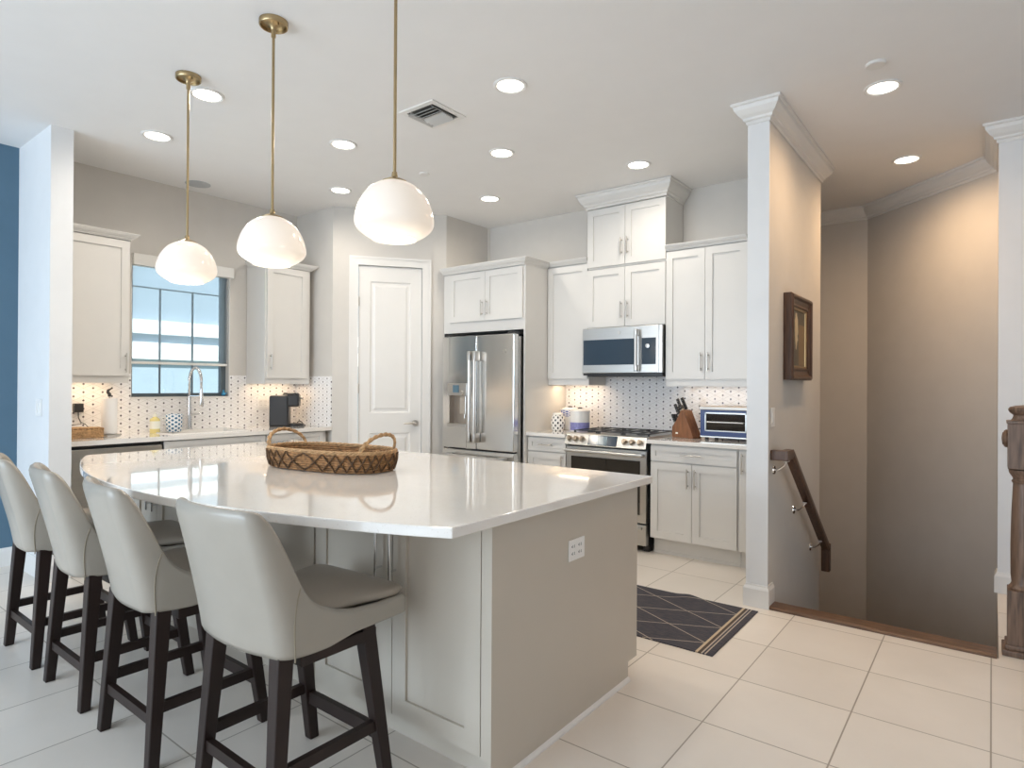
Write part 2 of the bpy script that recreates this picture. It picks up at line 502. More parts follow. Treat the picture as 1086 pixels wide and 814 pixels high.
# pantry walls
dS = 0.12
dx, dy = P2[0] - P1[0], P2[1] - P1[1]; LP = math.hypot(dx, dy); ang = math.atan2(dy, dx)
bm = B(); box(bm, XW - .2, P1[0], P1[1], P1[1] + .12, 0, CEIL)
struct('wall_pantry_left', bm, 'wall')
pM = Matrix.Translation((P1[0], P1[1], 0)) @ Matrix.Rotation(ang, 4, 'Z')
ds0, ds1, dz1 = .243, .872, 2.52
bm = B()
box(bm, 0, ds0 - .02, 0, .12, 0, CEIL); box(bm, ds1 + .02, LP, 0, .12, 0, CEIL); box(bm, ds0 - .02, ds1 + .02, 0, .12, dz1 + .02, CEIL)
bm.transform(pM); struct('wall_pantry_door', bm, 'wall')
bm = B(); box(bm, P2[0] - .12, P2[0], P2[1], YB, 0, CEIL)
struct('wall_pantry_right', bm, 'wall')
bm = B(); box(bm, P2[0] - .12, XL, YB, YE, -2.9, CEIL)
struct('wall_stove', bm, 'wall')
# partition: white end, greige stair side
bm = B(); box(bm, XL, XR, YS, YE, -2.9, CEIL)
struct('wall_partition', bm, 'wall')
bm = B(); box(bm, XL - .004, XR + .004, YS - .012, YS, 0, CEIL)
struct('trim_1', bm, 'white_wall')
# stair hall
A_ = (-.95, 6.80); C_ = (.03, 5.86); YF = 5.2
bm = B(); box(bm, -4.4, A_[0] + .02, A_[1], A_[1] + .12, -2.9, CEIL)
struct('wall_hall_back', bm, 'hallwall')
bm = B(); box(bm, -4.5, -4.4, YE - .1, A_[1] + .12, -2.9, CEIL)
struct('wall_hall_left', bm, 'hallwall')
bm = B(); prism(bm, [A_, C_, (C_[0] + .12, C_[1] + .12), (A_[0] + .05, A_[1] + .14)], -2.9, CEIL)
struct('wall_hall_diagonal', bm, 'hallwall')
bm = B(); box(bm, .03, .15, YF, C_[1] + .02, -2.9, CEIL); box(bm, .03, .15, YS + .1, YF, -2.9, -.1)
struct('wall_hall_right', bm, 'hallwall')
bm = B(); box(bm, .15, RIGHT, YF, YF + .12, 0, CEIL); box(bm, .03, .15, YF - .012, YF, 0, CEIL); box(bm, .15, RIGHT, YF - .012, YF, 0, CEIL)
struct('wall_hall_front', bm, 'white_wall')
bm = B(); box(bm, RIGHT, RIGHT + .12, BACK, YF + .12, 0, CEIL)
struct('wall_right', bm, 'white_wall')
# wall behind the camera with two wide sliding-door openings
bm = B()
box(bm, -9.0, -5.9, BACK - .15, BACK, 0, CEIL); box(bm, -.9, .4, BACK - .15, BACK, 0, CEIL); box(bm, 3.0, RIGHT + .12, BACK - .15, BACK, 0, CEIL)
box(bm, -5.9, -.9, BACK - .15, BACK, 2.7, CEIL); box(bm, .4, 3.0, BACK - .15, BACK, 2.6, CEIL)
struct('wall_rear', bm, 'white_wall')
bm = B(); box(bm, -9.1, -9.0, BACK - .15, -1.2, 0, CEIL); box(bm, -9.1, XW - .2, -1.2, -1.08, 0, CEIL)
struct('wall_far_left', bm, 'white_wall')

# stairs going down
bm = B()
for k in range(5):
    box(bm, XR, .03, YS + .1 + .27 * k, YS + .1 + .27 * (k + 1) + .02, -.185 * (k + 1) - .05, -.185 * (k + 1))
box(bm, -3.0, .03, YS + .1 + .27 * 5, A_[1] - .0, -1.1 - .1, -1.1)
struct('trim_2', bm, 'sillwood')
bm = B(); box(bm, -4.5, .15, YS, A_[1] + .12, -3.0, -2.9); box(bm, XL, .15, YS - .05, YS + .0, -3.0, -.1)
struct('wall_stairwell', bm, 'hallwall')
bm = B()
extrude_prof(bm, [(YS - .02, 0), (YS - .02, .012), (YS - .012, .018), (YS + .10, .018), (YS + .115, .012), (YS + .115, -.02), (YS + .1, -.03), (YS + .1, 0)], XR, .022)
struct('trim_3', bm, 'sillwood')
# crown mouldings
cp_ = crown_prof(CEIL, .12, .085)
bm = B(); sweep(bm, [(XR - .3, YE), (XR, YE), (XR, YS - .012), (XL, YS - .012), (XL, YS + .05)][::-1], cp_) if 0 else sweep(bm, [(XL, YS + .05), (XL, YS - .012), (XR, YS - .012), (XR, YE), (XR - .3, YE)][::-1], [(-a, z) for a, z in cp_])
struct('trim_4', bm, 'trim')
bm = B(); sweep(bm, [(-4.0, A_[1]), A_, C_, (C_[0], YF - .012), (RIGHT, YF - .012)], cp_)
struct('trim_5', bm, 'trim')
# baseboards
bp = [(-a, z) for a, z in base_prof(.135, .016)]
bm = B(); sweep(bm, [(XL, YS + .6), (XL, YS - .012), (XR, YS - .012), (XR, YS + .10)][::-1], bp)
struct('baseboard_partition', bm, 'trim')
bm = B(); sweep(bm, [(.03, YF + .1), (.03, YF - .012), (RIGHT, YF - .012)], base_prof(.135, .016))
struct('baseboard_hall', bm, 'trim')
bm = B(); sweep(bm, [(XW, -1.2), (XW, 1.39), (-5.0, 1.39), (-5.0, 1.52)], base_prof(.135, .016))
struct('baseboard_left', bm, 'trim')
# backsplash mosaics
bm = B(); box(bm, -3.385, XL, YB - .008, YB, .90, 1.45)
struct('wall_backsplash_stove', bm, 'splash_x')
bm = B()
box(bm, XW, XW + .008, 1.52, wy0, .9, 1.42); box(bm, XW, XW + .008, wy0, wy1, .9, wz0); box(bm, XW, XW + .008, wy1, P1[1], .9, 1.42)
struct('wall_backsplash_window', bm, 'splash_y')
bm = B(); box(bm, XW + .008, P1[0] - .002, P1[1] - .008, P1[1], .9, 1.42)
struct('wall_backsplash_pantry', bm, 'splash_x')

# ------------------------------------------------------------------ pantry door
def pobj(name, bm, m, parent=None, **k):
    bm.transform(pM); return obj(name, bm, m, parent, **k)
bm = B(); cw = .088
prof = [(0, 0), (0, -.018), (cw * .25, -.02), (cw * .8, -.012), (cw, -.012), (cw, 0)]
for s0, s1 in ((ds0 - cw, ds0), (ds1, ds1 + cw)):
    box(bm, s0, s1, -.014, 0, 0, dz1 + cw); 
    e = s0 if s0 < ds0 else s1 - .022
    box(bm, e, e + .022, -.021, -.014, 0, dz1 + cw)
box(bm, ds0, ds1, -.014, 0, dz1, dz1 + cw); box(bm, ds0 - cw, ds1 + cw, -.0205, -.014, dz1 + cw - .022, dz1 + cw)
box(bm, ds0 - .02, ds0, -.012, .12, 0, dz1); box(bm, ds1, ds1 + .02, -.012, .12, 0, dz1); box(bm, ds0 - .02, ds1 + .02, -.012, .12, dz1, dz1 + .02)
bm.transform(pM); struct('trim_6', bm, 'trim')
def raised_panel_door(bm, x0, x1, z0, z1, yf, th, panels, sunk=.010):
    """slab with moulded panels: list of (xa,xb,za,zb)"""
    xs = sorted({x0, x1, *[p[0] for p in panels], *[p[1] for p in panels]})
    zs = sorted({z0, z1, *[p[2] for p in panels], *[p[3] for p in panels]})
    for i in range(len(xs) - 1):
        for j in range(len(zs) - 1):
            a, b, c, d = xs[i], xs[i + 1], zs[j], zs[j + 1]
            if any(p[0] <= a and b <= p[1] and p[2] <= c and d <= p[3] for p in panels): continue
            box(bm, a, b, yf, yf + th, c, d)
    for a, b, c, d in panels:
        lv = [(0, 0), (.012, sunk), (.030, sunk), (.052, .002)]
        rings = [[bm.verts.new(v) for v in ((a + o, yf + s, c + o), (b - o, yf + s, c + o), (b - o, yf + s, d - o), (a + o, yf + s, d - o))] for o, s in lv]
        for r, q in zip(rings, rings[1:]):
            for k in range(4):
                bm.faces.new((r[k], r[(k + 1) % 4], q[(k + 1) % 4], q[k]))
        bm.faces.new(rings[-1])
bm = B(); st = .115
raised_panel_door(bm, ds0 + .004, ds1 - .004, .01, dz1 - .004, .006, .035, [(ds0 + st, ds1 - st, 1.06, dz1 - .155), (ds0 + st, ds1 - st, .26, .86)])
bm.transform(pM); door = struct('door_1', bm, 'trim')
bm = B()
hx, hz = ds1 - .065, .955
cyl(bm, (hx, .006, hz), (hx, -.006, hz), .032, 20); cyl(bm, (hx, -.004, hz), (hx, -.05, hz), .011, 12)
tube(bm, [(hx, -.048, hz), (hx - .03, -.050, hz + .003), (hx - .075, -.047, hz + .001), (hx - .115, -.043, hz - .004)], [.0105, .011, .009, .007], 10)
pobj('lever_handle', bm, 'nickel', door, smooth=True)
for hz in (.35, 1.30, 2.16):
    bm = B(); cyl(bm, (ds0 + .002, -.004, hz - .045), (ds0 + .002, -.004, hz + .045), .007, 10); box(bm, ds0 - .01, ds0 + .016, -.001, .006, hz - .045, hz + .045)
    cyl(bm, (ds0 + .002, -.004, hz + .045), (ds0 + .002, -.004, hz + .055), .004, 8)
    pobj('hinge', bm, 'nickel', door, smooth=True)
bm = B(); box(bm, -5.0, -4.45, 4.9, 4.92, 0, CEIL); box(bm, -5.6, -4.45, 5.2, 5.25, 0, CEIL)
bm.free()

# ------------------------------------------------------------------ window
bm = B()
wx = XW - .11
fw = .035
box(bm, wx, wx + .05, wy0, wy0 + fw, wz0, wz1); box(bm, wx, wx + .05, wy1 - .05, wy1, wz0, wz1)
box(bm, wx, wx + .05, wy0, wy1, wz0, wz0 + .03); box(bm, wx, wx + .05, wy0, wy1, wz1 - fw, wz1)
win = struct('window_1', bm, 'bronze')
bm = B()
for y in (2.415, 2.695): box(bm, wx + .012, wx + .034, y - .0045, y + .0045, wz0 + .03, 2.17)
box(bm, wx + .012, wx + .034, wy0 + fw, wy1 - .045, 2.165, 2.173); obj('muntin', bm, 'bronze', win)
bm = B(); box(bm, wx + .02, wx + .024, wy0 + fw, wy1 - fw, wz0 + .03, wz1 - fw)
obj('pane', bm, 'glass', win)
bm = B(); box(bm, XW - .15, XW + .012, wy0, wy1, wz0 - .02, wz0)
struct('trim_7', bm, 'trim')
bm = B()
for y0, y1 in ((wy0, wy0 + .006), (wy1 - .006, wy1)): box(bm, XW - .058, XW + .004, y0, y1, wz0, wz1)
box(bm, XW - .058, XW + .004, wy0, wy1, wz1 - .005, wz1)
struct('trim_8', bm, 'trim')
t = thing('roller_shade', 'white roller shade pulled halfway down the kitchen window', 'shade', (XW - .02, (wy0 + wy1) / 2, 1.5))
bm = B(); box(bm, XW - .05, XW + .03, wy0 + .007, wy1 + .025, wz1 - .085, wz1 + .012, .004); obj('valance', bm, 'trim', t, world=True)
bm = B(); bm.faces.new([bm.verts.new(v) for v in ((XW - .025, wy0 + .008, 1.52), (XW - .025, wy1 - .008, 1.52), (XW - .025, wy1 - .008, wz1 - .06), (XW - .025, wy0 + .008, wz1 - .06))]); obj('shade_fabric', bm, 'shade', t, world=True)
bm = B(); box(bm, XW - .034, XW - .016, wy0 + .012, wy1 - .014, 1.505, 1.527, .004); obj('bottom_bar', bm, 'trim', t, world=True)
# the neighbour outside
t = thing('neighbor_house', 'pale stucco house with white bands seen through the kitchen window', 'house', (-10.1, 4.5, -.4))
bm = B(); box(bm, -12, -10, 1.2, 9.5, -.4, 4.2); obj('wall', bm, 'house', t, world=True)
bm = B(); box(bm, -10.02, -9.9, 1.1, 9.6, 2.08, 2.28); box(bm, -10.02, -9.9, 1.1, 9.6, 1.70, 1.95); obj('fascia', bm, 'housetrim', t, world=True)
bm = B(); prism(bm, [(-12.3, .9), (-9.6, .9), (-9.6, 9.8), (-12.3, 9.8)], 4.2, 4.35); prism(bm, [(-11.6, 1.6), (-10.4, 1.6), (-10.4, 9.1), (-11.6, 9.1)], 4.35, 4.8); obj('roof', bm, 'house', t, world=True)
bm = B(); box(bm, -16, XW - .2, -1.0, 14, -.5, -.4); struct('ground_outside', bm, 'grass')

# ------------------------------------------------------------------ cabinets
def pull(bm, x, z, yf, L=.15, vertical=True):
    o = .032
    if vertical:
        cyl(bm, (x, yf - o, z - L / 2), (x, yf - o, z + L / 2), .0055, 10)
        for s in (-1, 1): cyl(bm, (x, yf, z + s * L * .36), (x, yf - o, z + s * L * .36), .0045, 8)
    else:
        cyl(bm, (x - L / 2, yf - o, z), (x + L / 2, yf - o, z), .0055, 10)
        for s in (-1, 1): cyl(bm, (x + s * L * .36, yf, z), (x + s * L * .36, yf - o, z), .0045, 8)
    return bm
def shaker(x0, x1, z0, z1, yf, th=.02, st=.058):
    bm = B()
    box(bm, x0, x0 + st, yf, yf + th, z0, z1); box(bm, x1 - st, x1, yf, yf + th, z0, z1)
    box(bm, x0 + st, x1 - st, yf, yf + th, z0, z0 + st); box(bm, x0 + st, x1 - st, yf, yf + th, z1 - st, z1)
    box(bm, x0 + st, x1 - st, yf + .011, yf + th - .002, z0 + st, z1 - st)
    return bm
def cabinet(name, label, loc, rz, w, d, z0, z1, doors=(), drawers=(), group=None, crown=None, kick=False, rail=0, m='cab', ends=(1, 1), body_top=None, hl=.15):
    """local frame: x along the front, door faces at y=0, depth towards +y"""
    t = thing(name, label, 'cabinet', (loc[0], loc[1], 0), rz, group)
    bm = B()
    box(bm, 0, w, .021, d, z0, z1 if body_top is None else body_top)
    if rail:
        box(bm, 0, w, .022, .04, z0 - rail, z0); box(bm, 0, .018, .04, d, z0 - rail, z0); box(bm, w - .018, w, .04, d, z0 - rail, z0)
    obj('carcass', bm, m, t)
    if kick:
        bm = B(); box(bm, 0, w, .085, .10, 0, z0); box(bm, 0, w, .078, .085, 0, .022); obj('toe_kick', bm, m, t)
    for x0, x1, a, b, hside, hz in doors:
        g = .0018
        o = obj('door', shaker(x0 + g, x1 - g, a + g, b - g, 0), m, t)
        hx = x0 + .03 if hside == 'l' else x1 - .03
        if hside != 'n': obj('handle', pull(B(), hx, hz, 0, hl), 'nickel', o, smooth=True)
    for x0, x1, a, b, L in drawers:
        g = .0018
        o = obj('drawer_front', shaker(x0 + g, x1 - g, a + g, b - g, 0, st=.04 if b - a < .2 else .055), m, t)
        if L: obj('handle', pull(B(), (x0 + x1) / 2, (a + b) / 2, 0, L, False), 'nickel', o, smooth=True)
    if crown:
        top, drop, proj, yb = crown
        pth = [(0, 0.0), (w, 0.0)]
        if ends[0]: pth = [(0, yb if ends[0] == 1 else ends[0])] + pth
        if ends[1]: pth = pth + [(w, yb if ends[1] == 1 else ends[1])]
        bm = B(); sweep(bm, pth, crown_prof(top, drop, proj))
        box(bm, 0, w, 0.0, d, top - drop, top - .005)
        obj('crown_moulding', bm, m, t)
    return t
UP = 'white upper cabinets'
LOW = 'white base cabinets'
# stove wall uppers: front faces at y = 4.90
yu = 4.90; du = YB - yu - .009
cabinet('upper_cabinet', 'tall single-door white upper cabinet between refrigerator and microwave', (-3.383, yu + .02), 0, .45, du - .02, 1.405, 2.475,
        [(.004, .446, 1.405, 2.462, 'r', 1.52)], group=UP, crown=(2.517, .045, .04, .2), ends=(0, 0), rail=.058)
cabinet('upper_cabinet', 'short two-door white cabinet directly above the microwave', (-2.930, yu), 0, .76, du, 1.862, 2.395,
        [(0, .38, 1.864, 2.392, 'r', 2.01), (.38, .76, 1.864, 2.392, 'l', 2.01)], group=UP)
cabinet('upper_cabinet', 'topmost two-door white cabinet with crown reaching the ceiling', (-2.930, yu), 0, .76, du, 2.398, 2.945,
        [(0, .38, 2.412, 2.935, 'r', 2.57), (.38, .76, 2.412, 2.935, 'l', 2.57)], group=UP, crown=(3.072, .13, .08, .36))
cabinet('upper_cabinet', 'wide two-door white upper cabinet above the toaster oven', (-2.167, yu), 0, .67, du, 1.40, 2.475,
        [(0, .335, 1.40, 2.465, 'r', 1.54), (.335, .67, 1.40, 2.465, 'l', 1.54)], group=UP, crown=(2.517, .045, .04, .2), ends=(0, 0), rail=.058)
bm = B(); box(bm, -1.497, XL - .001, yu + .05, YB - .009, 1.40, 2.475); tag(obj('filler_panel', bm, 'cab'), 'narrow white filler beside the right upper cabinet at the partition', 'panel')
# refrigerator surround
yf_ = 4.55
t = cabinet('refrigerator_cabinet', 'white two-door cabinet above the refrigerator with tall side panel', (-4.418, yf_), 0, 1.032, YB - yf_ - .003, 1.86, 2.452,
        [(.095, .56, 1.962, 2.44, 'r', 2.085), (.56, 1.01, 1.962, 2.44, 'l', 2.085)], group=UP, crown=(2.512, .062, .05, .7), ends=(0, .36))
bm = B(); box(bm, 1.013, 1.033, .02, YB - yf_ - .003, 0, 1.86); obj('side_panel', bm, 'cab', t)
bm = B(); box(bm, .0, .02, .03, YB - yf_ - .003, 0, 1.86); box(bm, .02, 1.012, .5, .51, 0, 1.859); obj('gap_shade', bm, 'blackgap', t)  # black sheets stand in for the shade in the gap around the refrigerator
# base cabinets of the stove wall: front faces at y = 4.61
yb_ = 4.61; db = YB - yb_ - .001
cabinet('base_cabinet', 'narrow white base cabinet between refrigerator panel and stove', (-3.382, yb_), 0, .42, db, .13, .883,
        [(.004, .416, .135, .742, 'r', .65)], [(.004, .416, .748, .872, .14)], group=LOW, kick=True)
cabinet('base_cabinet', 'two-door white base cabinet with wide drawer below the knife block', (-2.165, yb_), 0, .692, db, .13, .883,
        [(.003, .345, .135, .742, 'r', .63), (.345, .688, .135, .742, 'l', .63)], [(.003, .688, .748, .872, .17)], group=LOW, kick=True)
cabinet('base_cabinet', 'slim white pull-out base cabinet beside the partition end', (-1.470, yb_), 0, .272, db, .13, .883,
        [(.004, .268, .135, .872, 'l', .78)], group=LOW, kick=True)
# counters
def counter(name, poly, z1, th, label):
    bm = B(); prism(bm, poly, z1 - th, z1)
    o = obj(name, bm, 'quartz', bevel=.003); tag(o, label, 'countertop'); return o
counter('countertop', [(-3.384, 4.585), (-2.957, 4.585), (-2.957, YB - .009), (-3.384, YB - .009)], .915, .031, 'short white quartz counter left of the stove holding the canisters')
counter('countertop', [(-2.188, 4.585), (XL - .001, 4.585), (XL - .001, YB - .009), (-2.188, YB - .009)], .915, .031, 'white quartz counter right of the stove under the knife block')
# window run
XC = -5.08; zc = .93
hole = (XW + .118, XW + .532, 2.258, 2.892)
bm = B()
for a, b, c, d in ((XW + .009, XC, 1.522, hole[2]), (XW + .009, XC, hole[3], P1[1] - .009), (XW + .009, hole[0], hole[2], hole[3]), (hole[1], XC, hole[2], hole[3])):
    box(bm, a, b, c, d, zc - .035, zc)
bmesh.ops.remove_doubles(bm, verts=bm.verts, dist=.0001)
tag(obj('countertop', bm, 'quartz'), 'long white quartz counter under the window with the sink', 'countertop')
bm = B()
a, b, c, d = hole[0] + .0125, hole[1] - .0125, hole[2] + .0125, hole[3] - .0125
for k in ((a - .012, b + .012, c - .012, c), (a - .012, b + .012, d, d + .012), (a - .012, a, c, d), (b, b + .012, c, d)):
    box(bm, k[0], k[1], k[2], k[3], zc - .2, zc + .008)
box(bm, a - .012, b + .012, c - .012, d + .012, zc - .21, zc - .2)
tag(obj('kitchen_sink', bm, 'ceramic'), 'white sink bowl set in the counter below the window', 'sink')
rzw = PI / 2
def wcab(name, label, y0, w, **k): return cabinet(name, label, (XC + .025 - .05, y0), rzw, w, XC - .025 - XW - .001, **k)
xfw = XC - .025
wtop = zc - .036
cabinet('base_cabinet', 'white sink base cabinet below the window and faucet', (xfw, 2.165), rzw, .86, xfw - XW - .001, .13, wtop,
        [(.004, .43, .135, .76, 'r', .67), (.43, .856, .135, .76, 'l', .67)], [(.004, .856, .765, wtop - .006, 0)], group=LOW, kick=True, body_top=.71)
cabinet('base_cabinet', 'white drawer base cabinet below the coffee maker', (xfw, 3.027), rzw, .64, xfw - XW - .001, .13, wtop,
        [], [(.004, .60, .765, wtop - .006, .16), (.004, .60, .46, .76, .16), (.004, .60, .135, .455, .16)], group=LOW, kick=True)
# uppers either side of the window
xfu = -5.35
cabinet('upper_cabinet', 'single-door white upper cabinet left of the window', (xfu, 1.522), rzw, .492, xfu - XW - .009, 1.393, 2.462,
        [(.004, .488, 1.396, 2.452, 'r', 1.50)], group=UP, crown=(2.508, .05, .05, .30), ends=(0, 1), rail=.05)
cabinet('upper_cabinet', 'single-door white upper cabinet above the coffee maker', (xfu, 3.165), rzw, .48, xfu - XW - .009, 1.393, 2.462,
        [(.012, .44, 1.396, 2.452, 'l', 1.55)], group=UP, crown=(2.508, .05, .05, .30), ends=(1, .03), rail=.05)
# dishwasher
t = thing('dishwasher', 'stainless dishwasher under the window counter beside the white wall stub', 'dishwasher', (xfw, 1.524, 0), rzw)
bm = B(); box(bm, 0, .632, .03, .55, .1, wtop - .001); box(bm, .0, .632, .08, .5, 0, .1); obj('tub', bm, 'black', t)
bm = B(); box(bm, .02, .628, -.004, .03, .12, wtop - .028, .003); obj('door', bm, 'steel', t)
bm = B(); box(bm, .08, .56, -.012, -.004, wtop - .12, wtop - .09, .003); obj('handle', bm, 'steel', t)
bm = B(); lathe(bm, [(0, 0), (.008, 0), (.008, .003), (0, .003)], seg=14); bm.transform(Matrix.Translation((.30, -.004, wtop - .06)) @ Matrix.Rotation(PI / 2, 4, 'X')); obj('emblem', bm, 'nickel', t)

# ------------------------------------------------------------------ refrigerator
t = thing('refrigerator', 'stainless french-door refrigerator with water dispenser', 'refrigerator', (-3.835, 4.44, 0))
fx0, fx1, fy, fz = -4.305, -3.415, 4.44, 1.812
mid = -3.862
bm = B(); box(bm, fx0 + .005, fx1 - .005, fy + .075, 5.03, .03, fz - .02); obj('cabinet_body', bm, 'steel', t, world=True)
bm = B()
for x in (fx0 + .05, fx1 - .12): box(bm, x, x + .07, fy + .15, fy + .22, 0, .03); box(bm, x, x + .07, 4.9, 4.97, 0, .03)
obj('foot', bm, 'black', t, world=True)
bm = B()
# left door, with the dispenser cut out of it
dx0, dx1, dz0, dz1_ = -4.215, -3.985, .95, 1.27
for a, b, c, d in ((fx0, dx0, .735, fz), (dx1, mid - .004, .735, fz), (dx0, dx1, .735, dz0), (dx0, dx1, dz1_, fz)):
    box(bm, a, b, fy, fy + .07, c, d)
bmesh.ops.remove_doubles(bm, verts=bm.verts, dist=.0002)
ld = obj('left_door', bm, 'steel_door', t, world=True, bevel=.004)
bm = B(); box(bm, mid + .004, fx1, fy, fy + .07, .735, fz, .008); rd = obj('right_door', bm, 'steel_door', t, world=True)
bm = B(); box(bm, fx0, fx1, fy, fy + .07, .06, .722, .008); fd = obj('freezer_drawer', bm, 'steel_door', t, world=True)
bm = B(); box(bm, fx0 + .02, fx1 - .02, fy + .03, fy + .08, .70, .75); obj('gasket', bm, 'black', t, world=True)
for x, o, z0, z1 in ((mid - .032, ld, .80, 1.66), (mid + .032, rd, .80, 1.66)):
    bm = B(); tube(bm, [(x, fy - .068, z0 + .03), (x, fy - .068, z1 - .03)], .017, 16)
    for z in (z0, z1 - .09):
        box(bm, x - .018, x + .018, fy - .084, fy - .004, z, z + .055 + .035, .008)
    obj('handle', bm, 'nickel', o, world=True, smooth=True)
bm = B(); tube(bm, [(fx0 + .09, fy - .06, .665), (fx1 - .09, fy - .06, .665)], .015, 14)
for x in (fx0 + .06, fx1 - .14): box(bm, x, x + .08, fy - .075, fy - .004, .648, .684, .006)
obj('handle', bm, 'steel', fd, world=True, smooth=True)
t2 = ld
bm = B(); box(bm, dx0, dx1, fy + .062, fy + .068, dz0, dz1_); box(bm, dx0, dx0 + .006, fy + .004, fy + .066, dz0, dz1_); box(bm, dx1 - .006, dx1, fy + .004, fy + .066, dz0, dz1_); obj('dispenser_recess', bm, 'recess_steel', ld, world=True)
bm = B(); box(bm, dx0 - .012, dx1 + .012, fy - .012, fy + .02, 1.24, 1.36, .005); obj('dispenser_panel', bm, 'steel', ld, world=True)
bm = B(); box(bm, dx0 + .06, dx1 - .09, fy - .0145, fy - .011, 1.27, 1.34); obj('dispenser_screen', bm, 'screen', ld, world=True)
bm = B(); lathe(bm, [(0, 0), (.02, 0), (.02, .012), (.016, .016), (0, .016)], seg=18); bm.transform(Matrix.Translation((dx1 - .045, fy - .012, 1.265)) @ Matrix.Rotation(PI / 2, 4, 'X')); obj('dispenser_knob', bm, 'nickel', ld, world=True, smooth=True)
bm = B(); box(bm, dx0 + .12, dx1 - .03, fy + .02, fy + .05, 1.06, 1.24, .006); cyl(bm, (dx1 - .05, fy + .03, 1.02), (dx1 - .05, fy + .03, 1.25), .008, 8); obj('dispenser_paddle', bm, 'nickel', ld, world=True)
bm = B(); box(bm, dx0 - .005, dx1 + .005, fy - .022, fy + .062, dz0 - .012, dz0 + .018, .004); obj('drip_tray', bm, 'steel', ld, world=True)
bm = B(); lathe(bm, [(0, 0), (.017, 0), (.017, .003), (0, .003)], seg=20); bm.transform(Matrix.Translation((fx1 - .105, fy, 1.655)) @ Matrix.Rotation(PI / 2, 4, 'X')); obj('emblem', bm, 'nickel', rd, world=True)
bm = B(); box(bm, fx1 - .09, fx1 - .01, fy + .02, fy + .14, fz, fz + .022, .004); box(bm, fx0 + .01, fx0 + .09, fy + .02, fy + .14, fz, fz + .022, .004); obj('hinge_cover', bm, 'black', t, world=True)

# ------------------------------------------------------------------ stove
t = thing('stove', 'stainless slide-in gas stove with six front knobs', 'stove', (-2.57, 4.61, 0))
sx0, sx1, sy = -2.953, -2.192, 4.60
bm = B(); box(bm, sx0, sx1, sy + .045, YB - .012, .05, .905); box(bm, sx0, sx0 + .05, sy + .06, sy + .12, 0, .05); box(bm, sx1 - .05, sx1, sy + .06, sy + .12, 0, .05)
box(bm, sx0, sx0 + .05, 5.1, 5.16, 0, .05); box(bm, sx1 - .05, sx1, 5.1, 5.16, 0, .05)
obj('oven_body', bm, 'black', t, world=True)
bm = B(); box(bm, sx0 - .008, sx1 + .008, sy + .02, YB - .011, .916, .93, .004); obj('cooktop', bm, 'steel', t, world=True)
bm = B(); extrude_prof(bm, [(sy - .02, .83), (sy - .028, .836), (sy + .008, .925), (sy + .02, .931), (sy + .06, .931), (sy + .06, .83)], sx0 - .002, sx1 + .002)
cpn = obj('control_panel', bm, 'steel', t, world=True)
pn = Vector((0, -(.925 - .836), (.036))).normalized()   # outward normal of the sloping panel
def on_panel(x, f): return Vector((x, sy - .028 + .036 * f, .836 + .089 * f))
def face_frame(c):
    z = pn; x = Vector((1, 0, 0)); y = z.cross(x)
    m = Matrix((x, y, z)).transposed().to_4x4(); m.translation = c; return m
for dxk in (.045, .108, .171, .575, .642, .712):
    bm = B(); lathe(bm, [(0, 0), (.027, 0), (.027, .006), (.021, .008), (.020, .030), (.017, .034), (0, .034)], seg=20)
    box(bm, -.005, .005, -.02, .02, .03, .038)
    bm.transform(face_frame(on_panel(sx0 + dxk, .5))); obj('knob', bm, 'bronze_nickel', cpn, world=True, smooth=True)
bm = B(); box(bm, -.135, .135, -.043, .043, 0, .004); bm.transform(face_frame(on_panel(sx0 + .365, .5))); obj('control_glass', bm, 'screen_dk', cpn, world=True)
bm = B(); box(bm, -.05, .045, -.036, .036, .004, .006); bm.transform(face_frame(on_panel(sx0 + .365, .5))); obj('display', bm, 'screen', cpn, world=True)
bm = B(); box(bm, sx0, sx1, sy, sy + .045, .235, .815, .005); od = obj('oven_door', bm, 'steel', t, world=True)
bm = B(); box(bm, sx0 + .05, sx1 - .055, sy - .004, sy + .002, .30, .735, .003); obj('oven_window', bm, 'glass_black', od, world=True)
bm = B(); tube(bm, [(sx0 + .02, sy - .055, .785), (sx1 - .02, sy - .055, .785)], .014, 14)
for x in (sx0 + .012, sx1 - .05): box(bm, x, x + .038, sy - .066, sy, .772, .798, .006)
obj('handle', bm, 'steel', od, world=True, smooth=True)
bm = B(); box(bm, sx0, sx1, sy, sy + .045, .055, .222, .005); dw = obj('warming_drawer', bm, 'steel', t, world=True)
bm = B(); box(bm, sx0 + .03, sx1 - .03, sy - .03, sy, .185, .205, .005); obj('handle', bm, 'steel', dw, world=True)
for k in range(3):
    x0 = sx0 + .02 + k * .242; x1 = x0 + .236
    bm = B(); z = .950
    for y in (sy + .10, sy + .33, sy + .58): box(bm, x0, x1, y - .005, y + .005, z - .006, z + .003)
    for x in (x0 + .006, (x0 + x1) / 2, x1 - .006): box(bm, x - .005, x + .005, sy + .10, sy + .58, z - .006, z + .003)
    for x in (x0 + .008, x1 - .008):
        for y in (sy + .10, sy + .58): box(bm, x - .008, x + .008, y - .008, y + .008, .93, z)
    obj('grate', bm, 'iron', t, world=True)
for x, y in ((.14, .21), (.14, .46), (.38, .33), (.62, .21), (.62, .46)):
    bm = B(); lathe(bm, [(0, .93), (.045, .93), (.045, .938), (.03, .944), (0, .946)], (sx0 + x, sy + y, 0), 20); obj('burner', bm, 'iron', t, world=True, smooth=True)

